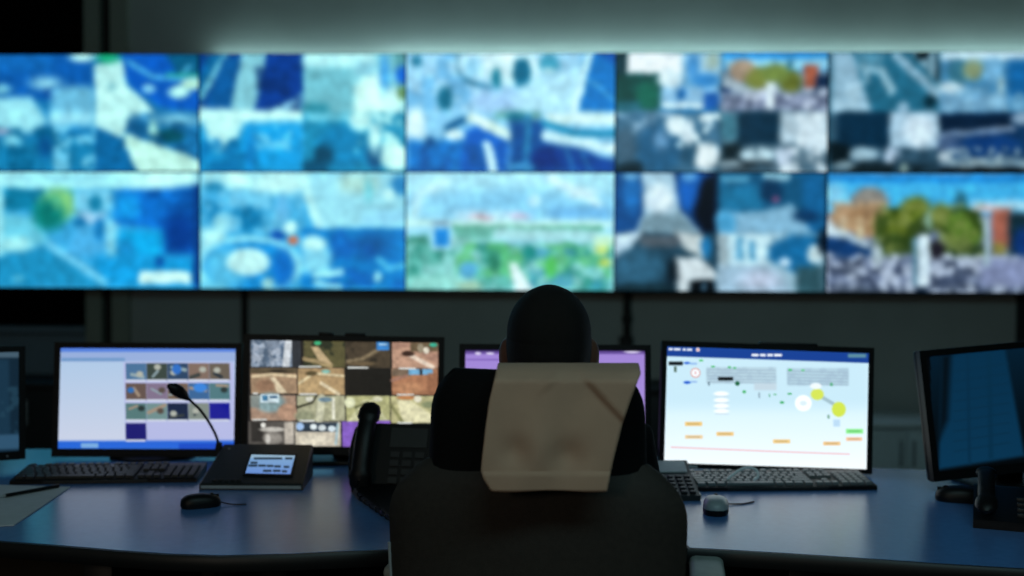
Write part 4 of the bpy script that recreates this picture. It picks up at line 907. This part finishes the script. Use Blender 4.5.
# small keypad terminal right of the operator
p = on_desk(681, 501)
kt = thing('keypad_terminal', 'small dark keypad terminal with grey display left of the keyboard', 'keypad', (p.x, p.y, DESK), math.radians(4))
bm = bmesh.new()
prof = [(0, 0), (0, 0.012), (0.115, 0.04), (0.175, 0.062), (0.185, 0.055), (0.185, 0)]
loft(bm, [[(x, y, z) for y, z in prof] for x in (-0.045, 0.045)])
obj('body', bm, 'dark_plastic', kt, smooth=False)
bm = bmesh.new()
loft(bm, [[(-0.036, 0.12, 0.0418 + n), (0.036, 0.12, 0.0418 + n), (0.036, 0.168, 0.0594 + n), (-0.036, 0.168, 0.0594 + n)] for n in (0, 0.003)])
obj('display', bm, 'silver_plastic', kt, smooth=False)
obj('side_trim', B(0.0452, 0.048, 0.003, 0.18, 0.004, 0.014), 'silver_plastic', kt, smooth=False)
for i in range(4):
    for j in range(5):
        k = obj('key', B(-0.007, 0.007, -0.006, 0.006, 0, 0.006, bev=0.0015), 'key_dark', kt)
        k.location = (-0.03 + i * 0.02, 0.016 + j * 0.02, 0.0145 + j * 0.0049)
        k.rotation_euler = (0.238, 0, 0)

# papers and a pen at the left
q = [on_desk(*p) for p in ((-60, 540), (14, 526), (70, 488), (0, 486), (-60, 486))]
q[0] = on_desk(-60, 530)
sh = obj('paper_sheet', prism(bmesh.new(), q, DESK + 0.0004, DESK + 0.003), 'paper', None, smooth=False)
tag(sh, 'pale sheet of paper on the left end of the desk', 'paper')
p0, p1 = on_desk(5, 499), on_desk(45, 491.5)
d = (p1 - p0).normalized()
pn = thing('pen', 'black pen lying on the pale paper', 'pen', p0 + Lz * 0.0075)
obj('barrel', tube(bmesh.new(), [(0, 0, 0), d * 0.09], 0.0045, 12), 'black_plastic', pn)
obj('cap', tube(bmesh.new(), [d * 0.088, d * 0.135], 0.0046, 12, True), 'black_plastic', pn)
obj('tip', tube(bmesh.new(), [Vector((0, 0, 0)), -d * 0.014], [0.0042, 0.001], 12), 'silver_plastic', pn)

# ================================================================== CHAIR
cc = at(541, 400, 2.17)
CX, CY = cc.x + 0.015, 2.17
CR = math.radians(-6)
ch = thing('office_chair', 'high-backed dark office chair seen from behind, in the centre', 'chair', (CX, CY, 0), CR)
def pad(hw, z0, z1, yc, th, wrap, n=28, m=30, p=4.0):
    """cushion in the x-z plane: hw(t) half width, yc(t) mid depth, rim closed"""
    bm = bmesh.new()
    sides = []
    for sgn in (1, -1):
        g = []
        for j in range(m + 1):
            t = j / m
            row = []
            for i in range(n + 1):
                s = -1 + 2 * i / n
                e = max(0, 1 - abs(s) ** p) ** 0.5 * max(0, 1 - abs(2 * t - 1) ** (p * 2.5)) ** 0.5
                y = yc(t) + wrap * s * s + sgn * th / 2 * (0.18 + 0.82 * e)
                row.append(bm.verts.new((hw(t) * s, y, z0 + t * (z1 - z0))))
            g.append(row)
        sides.append(g)
        for j in range(m):
            for i in range(n):
                bm.faces.new((g[j][i], g[j][i + 1], g[j + 1][i + 1], g[j + 1][i]))
    a, b = sides
    ring = lambda g: g[0][:-1] + [r[-1] for r in g[:-1]] + g[-1][:0:-1] + [r[0] for r in g[:0:-1]]
    ra, rb = ring(a), ring(b)
    for i in range(len(ra)):
        k = (i + 1) % len(ra)
        bm.faces.new((ra[i], ra[k], rb[k], rb[i]))
    return bm
def hw_shell(t):          # wide lower back with rounded shoulders
    base = 0.228 + 0.034 * math.sin(min(1, t * 1.15) * math.pi / 2 * 1.0)
    top = max(0.0, (t - 0.80) / 0.20)
    return base * (1 - 0.26 * top ** 2.4)
def hw_head(t):
    top = max(0.0, (t - 0.82) / 0.18)
    return (0.2 - 0.014 * t) * (1 - 0.2 * top ** 2.6)
ZT = at(545, 370, 1.985).z
sh_ = obj('back_shell', pad(hw_shell, 0.42, 0.945, lambda t: -0.235 - 0.01 * t, 0.055, 0.05), 'chair_shell', ch)
obj('back_cushion', pad(hw_shell, 0.45, 0.93, lambda t: -0.19 - 0.01 * t, 0.06, 0.05), 'chair_black', ch)
obj('headrest', pad(hw_head, 0.62, ZT, lambda t: -0.205 + 0.08 * (1 - sstep(0.2, 0.6, t)), 0.10, 0.022, p=5), 'chair_black', ch)
bm = bmesh.new()
ring = []
for j, (k, z) in enumerate(((0.9, 0.43), (1, 0.445), (1, 0.485), (0.93, 0.505), (0.6, 0.512))):
    ring.append([(0.245 * k * math.copysign(abs(math.cos(a)) ** 0.45, math.cos(a)), 0.02 + 0.235 * k * math.copysign(abs(math.sin(a)) ** 0.45, math.sin(a)), z) for a in [i * 2 * math.pi / 40 for i in range(40)]])
obj('seat', loft(bm, ring), 'chair_black', ch)
obj('back_bracket', B(-0.05, 0.05, -0.27, -0.02, 0.39, 0.42, bev=0.005), 'dark_plastic', ch)
for s in (-1, 1):
    ax = 0.300 if s > 0 else -0.262
    za = 0.728
    bm = tube(bmesh.new(), curve_pts([(ax, -0.10, 0.47), (ax, -0.125, 0.60), (ax, -0.12, 0.70), (ax, -0.07, za - 0.02), (ax, 0.0, za - 0.018), (ax, 0.06, za - 0.03), (ax, 0.055, 0.60), (ax, 0.04, 0.46)], 6), [(0.026, 0.016)] * 43, 14)
    a = obj('armrest', bm, 'arm_grey', ch)
    obj('arm_pad', B(ax - 0.033, ax + 0.033, -0.125, 0.075, za - 0.03, za, bev=0.013, seg=3), 'arm_grey', a)
    obj('arm_mount', B(min(ax, ax - 0.08 * s), max(ax, ax - 0.08 * s), -0.1, 0.05, 0.445, 0.465, bev=0.003), 'dark_plastic', a)
obj('edge_piping', tube(bmesh.new(), [(-hw_shell(t) - 0.001, -0.240 - 0.01 * t + 0.05, 0.42 + t * 0.525) for t in [0.5 + 0.03 * k for k in range(8)]], 0.003, 8), 'silver_plastic', ch)
obj('gas_column', tube(bmesh.new(), [(0, 0, 0.09), (0, 0, 0.25), (0, 0, 0.251), (0, 0, 0.40)], [0.032, 0.032, 0.022, 0.022], 18), 'dark_plastic', ch)
obj('seat_mechanism', B(-0.09, 0.09, -0.12, 0.12, 0.385, 0.435, bev=0.008), 'dark_plastic', ch)
for k in range(5):
    a = 2 * math.pi * k / 5 + 0.3
    ca, sa = math.cos(a), math.sin(a)
    lg = obj('base_leg', tube(bmesh.new(), [(0.02 * ca, 0.02 * sa, 0.11), (0.29 * ca, 0.29 * sa, 0.075)], [(0.03, 0.02), (0.018, 0.014)], 12), 'dark_plastic', ch)
    obj('caster', tube(bmesh.new(), [(0.29 * ca - 0.022 * sa, 0.29 * sa + 0.022 * ca, 0.03), (0.29 * ca + 0.022 * sa, 0.29 * sa - 0.022 * ca, 0.03)], 0.03, 16), 'black_plastic', lg)

# headrest cover
def edges_at(y):
    ys = [373, 400, 425, 455, 470, 479, 491]
    return np.interp(y, ys, [496, 489.5, 486, 482.5, 481, 483.5, 491]), np.interp(y, ys, [641, 630.5, 622, 614.5, 611, 609.5, 607])
bm = bmesh.new()
grid = []
NU = 44
dr = 1.855                                   # camera depth of the rear face
for k in range(-14, 61):
    row = []
    for i in range(NU + 1):
        u = i / NU
        if k >= 0:
            y = 373.5 + (491 - 373.5) * k / 60
            if k == 60: y += 0.8 * math.sin(u * 9) 
            a, b = edges_at(y)
            x = a + (b - a) * u
            crease = (y - 375) - (x - 580) * (45 / 42.0)       # crease running down to the right
            lift = 0.009 * sstep(-10, 0, -crease - 6) * sstep(560, 600, x)
            wv = 0.0025 * math.sin(x * .09 + y * .03) + 0.012 * math.exp(-((x - 515) / 14) ** 2 - ((y - 452) / 16) ** 2) + 0.013 * math.exp(-((x - 568) / 16) ** 2 - ((y - 456) / 15) ** 2) - 0.005 * math.exp(-((x - 540) / 14) ** 2 - ((y - 450) / 20) ** 2)
            wv -= 0.004 * math.exp(-((x - 560 + (y - 370) * 0.9) / 5) ** 2) * math.exp(-((y - 380) / 12) ** 2)
            hem = -0.004 * sstep(472, 474.5, y)
            top = 0.02 * (1 - sstep(373, 385, y)) ** 2
            d = dr + top + wv - lift + hem - 0.010 * sstep(372, 480, y) - 0.02 * max(0, u - 0.9) * sstep(470, 490, y)
            P = at(x, y, d)
            if k == 0: topz_ = P.z
            row.append(bm.verts.new(P))
        else:
            s = -k / 14
            a, b = edges_at(373)
            x = a + (b - a) * u
            base = at(x, 373.5, dr + 0.02)
            if s < 0.4:
                q_ = s / 0.4
                P = base + Vector((0, 0.005 + 0.118 * q_, 0.008 * math.sin(math.pi * q_) + 0.002))
            else:
                q_ = (s - 0.4) / 0.6
                P = base + Vector((0, 0.123 + 0.006 * min(1, q_ * 4), 0.002 - 0.09 * q_))
            row.append(bm.verts.new(P))
    grid.append(row)
for a, b in zip(grid, grid[1:]):
    for i in range(NU):
        bm.faces.new((a[i], a[i + 1], b[i + 1], b[i]))
hc_ = obj('headrest_cover', bm, 'cloth')
md = hc_.modifiers.new('thickness', 'SOLIDIFY'); md.thickness = 0.0015; md.offset = 0
tag(hc_, 'beige cloth cover draped over the headrest of the office chair', 'cloth')

# ================================================================== THE OPERATOR
hx = at(549, 330, 2.13).x
HY = 2.135
ztop = at(552, 285.5, 2.13).z
pr_ = thing('person', 'person in a dark jacket seen from behind, seated facing the screens', 'person', (hx, HY, 0))
def figure(parts, name, m, voxel, smooth=4):
    bm = bmesh.new()
    for p in parts: p(bm)
    o = obj(name, bm, m, pr_)
    r = o.modifiers.new('skin', 'REMESH'); r.mode = 'VOXEL'; r.voxel_size = voxel; r.use_smooth_shade = True
    s = o.modifiers.new('soften', 'SMOOTH'); s.factor = 0.5; s.iterations = smooth
    return o
T = lambda pts, rad, seg=16: (lambda bm: tube(bm, pts, rad, seg, True))
E = lambda c, r, M=None: (lambda bm: ellipsoid(bm, c, r, 28, 20, M))
hz = ztop - 0.112          # middle of the skull
body = [E((0, -0.005, hz), (0.0775, 0.098, 0.112)), E((0, -0.008, hz + 0.022), (0.0765, 0.096, 0.088)), E((0, 0.035, hz - 0.055), (0.058, 0.07, 0.085)), E((0, 0.05, hz - 0.115), (0.04, 0.045, 0.03)),
        E((0, -0.035, hz - 0.045), (0.068, 0.06, 0.07)),
        T([(0, 0.1, hz - 0.01), (0, 0.118, hz - 0.035), (0, 0.112, hz - 0.05)], [0.009, 0.014, 0.012]), E((0, 0.095, hz - 0.085), (0.026, 0.014, 0.012)), E((0, 0.088, hz + 0.02), (0.055, 0.015, 0.012)),
        T([(0, -0.01, hz - 0.07), (0, -0.012, hz - 0.14), (0, -0.01, hz - 0.2)], [0.058, 0.057, 0.065]),
        T([(0, 0.01, 0.98), (0, 0.02, 0.85), (0, 0.02, 0.68), (0, 0.0, 0.58)], [(0.12, 0.09), (0.15, 0.105), (0.145, 0.11), (0.15, 0.11)])]
for s in (-1, 1):
    body += [E((0.083 * s, 0.008, hz - 0.022), (0.011, 0.02, 0.034), Matrix.Rotation(math.radians(-22 * s), 3, 'Z')),
             E((0.081 * s, 0.004, hz - 0.052), (0.008, 0.012, 0.014))]
    sx = 0.16 * s
    wr = Vector((0.16 * s, 0.33, DESK + 0.04))
    body += [T([(0.05 * s, 0, 0.975), (sx, 0.0, 0.94), (0.175 * s, 0.03, 0.85), (0.178 * s, 0.07, 0.79)], [0.045, 0.042, 0.036, 0.036]),
             T([(0.178 * s, 0.07, 0.79), (0.17 * s, 0.2, 0.795), wr], [0.036, 0.034, 0.026])]
    body += [T([(0.09 * s, 0.0, 0.56), (0.11 * s, 0.22, 0.575), (0.12 * s, 0.42, 0.56)], [0.085, 0.075, 0.058]), T([(0.12 * s, 0.42, 0.56), (0.12 * s, 0.41, 0.35), (0.12 * s, 0.40, 0.09)], [0.058, 0.05, 0.036])]
    # hand: palm, four fingers, thumb
    f = Vector((-0.12 * s, 1, 0)).normalized(); sd = Vector((f.y, -f.x, 0)) * s
    palm = wr + f * 0.05 - Lz * 0.012
    body += [E(palm, (0.038, 0.05, 0.015)), T([wr - f * 0.02, wr + f * 0.02 - Lz * 0.004], [0.026, 0.026])]
    for i, L_ in enumerate((0.07, 0.078, 0.072, 0.056)):
        b0 = palm + sd * (-0.027 + 0.018 * i) + f * 0.035
        body += [T([b0, b0 + f * L_ * 0.45 + Lz * 0.006, b0 + f * L_ * 0.8 - Lz * 0.004, b0 + f * L_ - Lz * 0.014], [0.0085, 0.008, 0.0075, 0.007], 10)]
    b0 = palm - sd * 0.03 - f * 0.015
    body += [T([b0, b0 - sd * 0.022 + f * 0.025, b0 - sd * 0.03 + f * 0.055 - Lz * 0.006], [0.0115, 0.010, 0.0085], 10)]
figure(body, 'body', 'skin', 0.0055, 5)
for s in (-1, 1):
    o = bmesh.new(); ellipsoid(o, (0.031 * s, 0.083, hz - 0.008), (0.012, 0.012, 0.012), 16, 10)
    obj('eye', o, 'eye', pr_)
# short hair around the back and sides, bald crown
bm = bmesh.new()
ellipsoid(bm, (0, -0.006, hz), (0.0785, 0.099, 0.1125), 64, 48)
ellipsoid(bm, (0, -0.009, hz + 0.022), (0.0775, 0.097, 0.0895), 64, 48)
ellipsoid(bm, (0, -0.036, hz - 0.045), (0.0695, 0.0615, 0.0715), 40, 30)
dele = []
for fc in bm.faces:
    c_ = fc.calc_center_median() - Vector((0, 0, hz))
    if c_.y > 0.03 + 0.3 * max(0, c_.z) or c_.z < -0.085 or (len(fc.verts) > 4 and c_.z < 0):
        dele.append(fc)
bmesh.ops.delete(bm, geom=dele, context='FACES')
hr = obj('hair', bm, 'hair', pr_)
md = hr.modifiers.new('thickness', 'SOLIDIFY'); md.thickness = 0.003; md.offset = 0
jk = [T([(0, 0.0, 1.01), (0, 0.008, 0.98), (0, 0.02, 0.85), (0, 0.022, 0.68), (0, 0.0, 0.57)], [(0.075, 0.065), (0.13, 0.092), (0.166, 0.115), (0.16, 0.122), (0.165, 0.12)], 28)]
for s in (-1, 1):
    jk += [T([(0.05 * s, 0, 0.985), (0.158 * s, 0.0, 0.95), (0.175 * s, 0.03, 0.85), (0.178 * s, 0.07, 0.79)], [0.06, 0.05, 0.045, 0.046]),
           T([(0.178 * s, 0.07, 0.795), (0.17 * s, 0.2, 0.8), (0.16 * s, 0.29, DESK + 0.045)], [0.046, 0.042, 0.034])]
figure(jk, 'jacket', 'jacket', 0.008, 6)
tr = [T([(0, 0, 0.6), (0, 0.0, 0.56)], [(0.16, 0.115), (0.16, 0.11)])]
for s in (-1, 1):
    tr += [T([(0.09 * s, 0.0, 0.565), (0.11 * s, 0.22, 0.575), (0.12 * s, 0.42, 0.56)], [0.094, 0.084, 0.068]), T([(0.12 * s, 0.42, 0.56), (0.12 * s, 0.41, 0.35), (0.12 * s, 0.40, 0.1)], [0.068, 0.06, 0.052])]
figure(tr, 'trousers', 'trousers', 0.01, 4)
for s in (-1, 1):
    bm = bmesh.new()
    loft(bm, [[(0.12 * s + 0.045 * k * math.cos(a), 0.45 + 0.125 * k * math.sin(a), z * (1.3 - 0.55 * math.sin(a))) for a in [i * math.pi / 12 for i in range(24)]] for k, z in ((0.97, 0.0), (1, 0.02), (0.95, 0.05), (0.7, 0.075))])
    obj('shoe', bm, 'shoe', pr_)
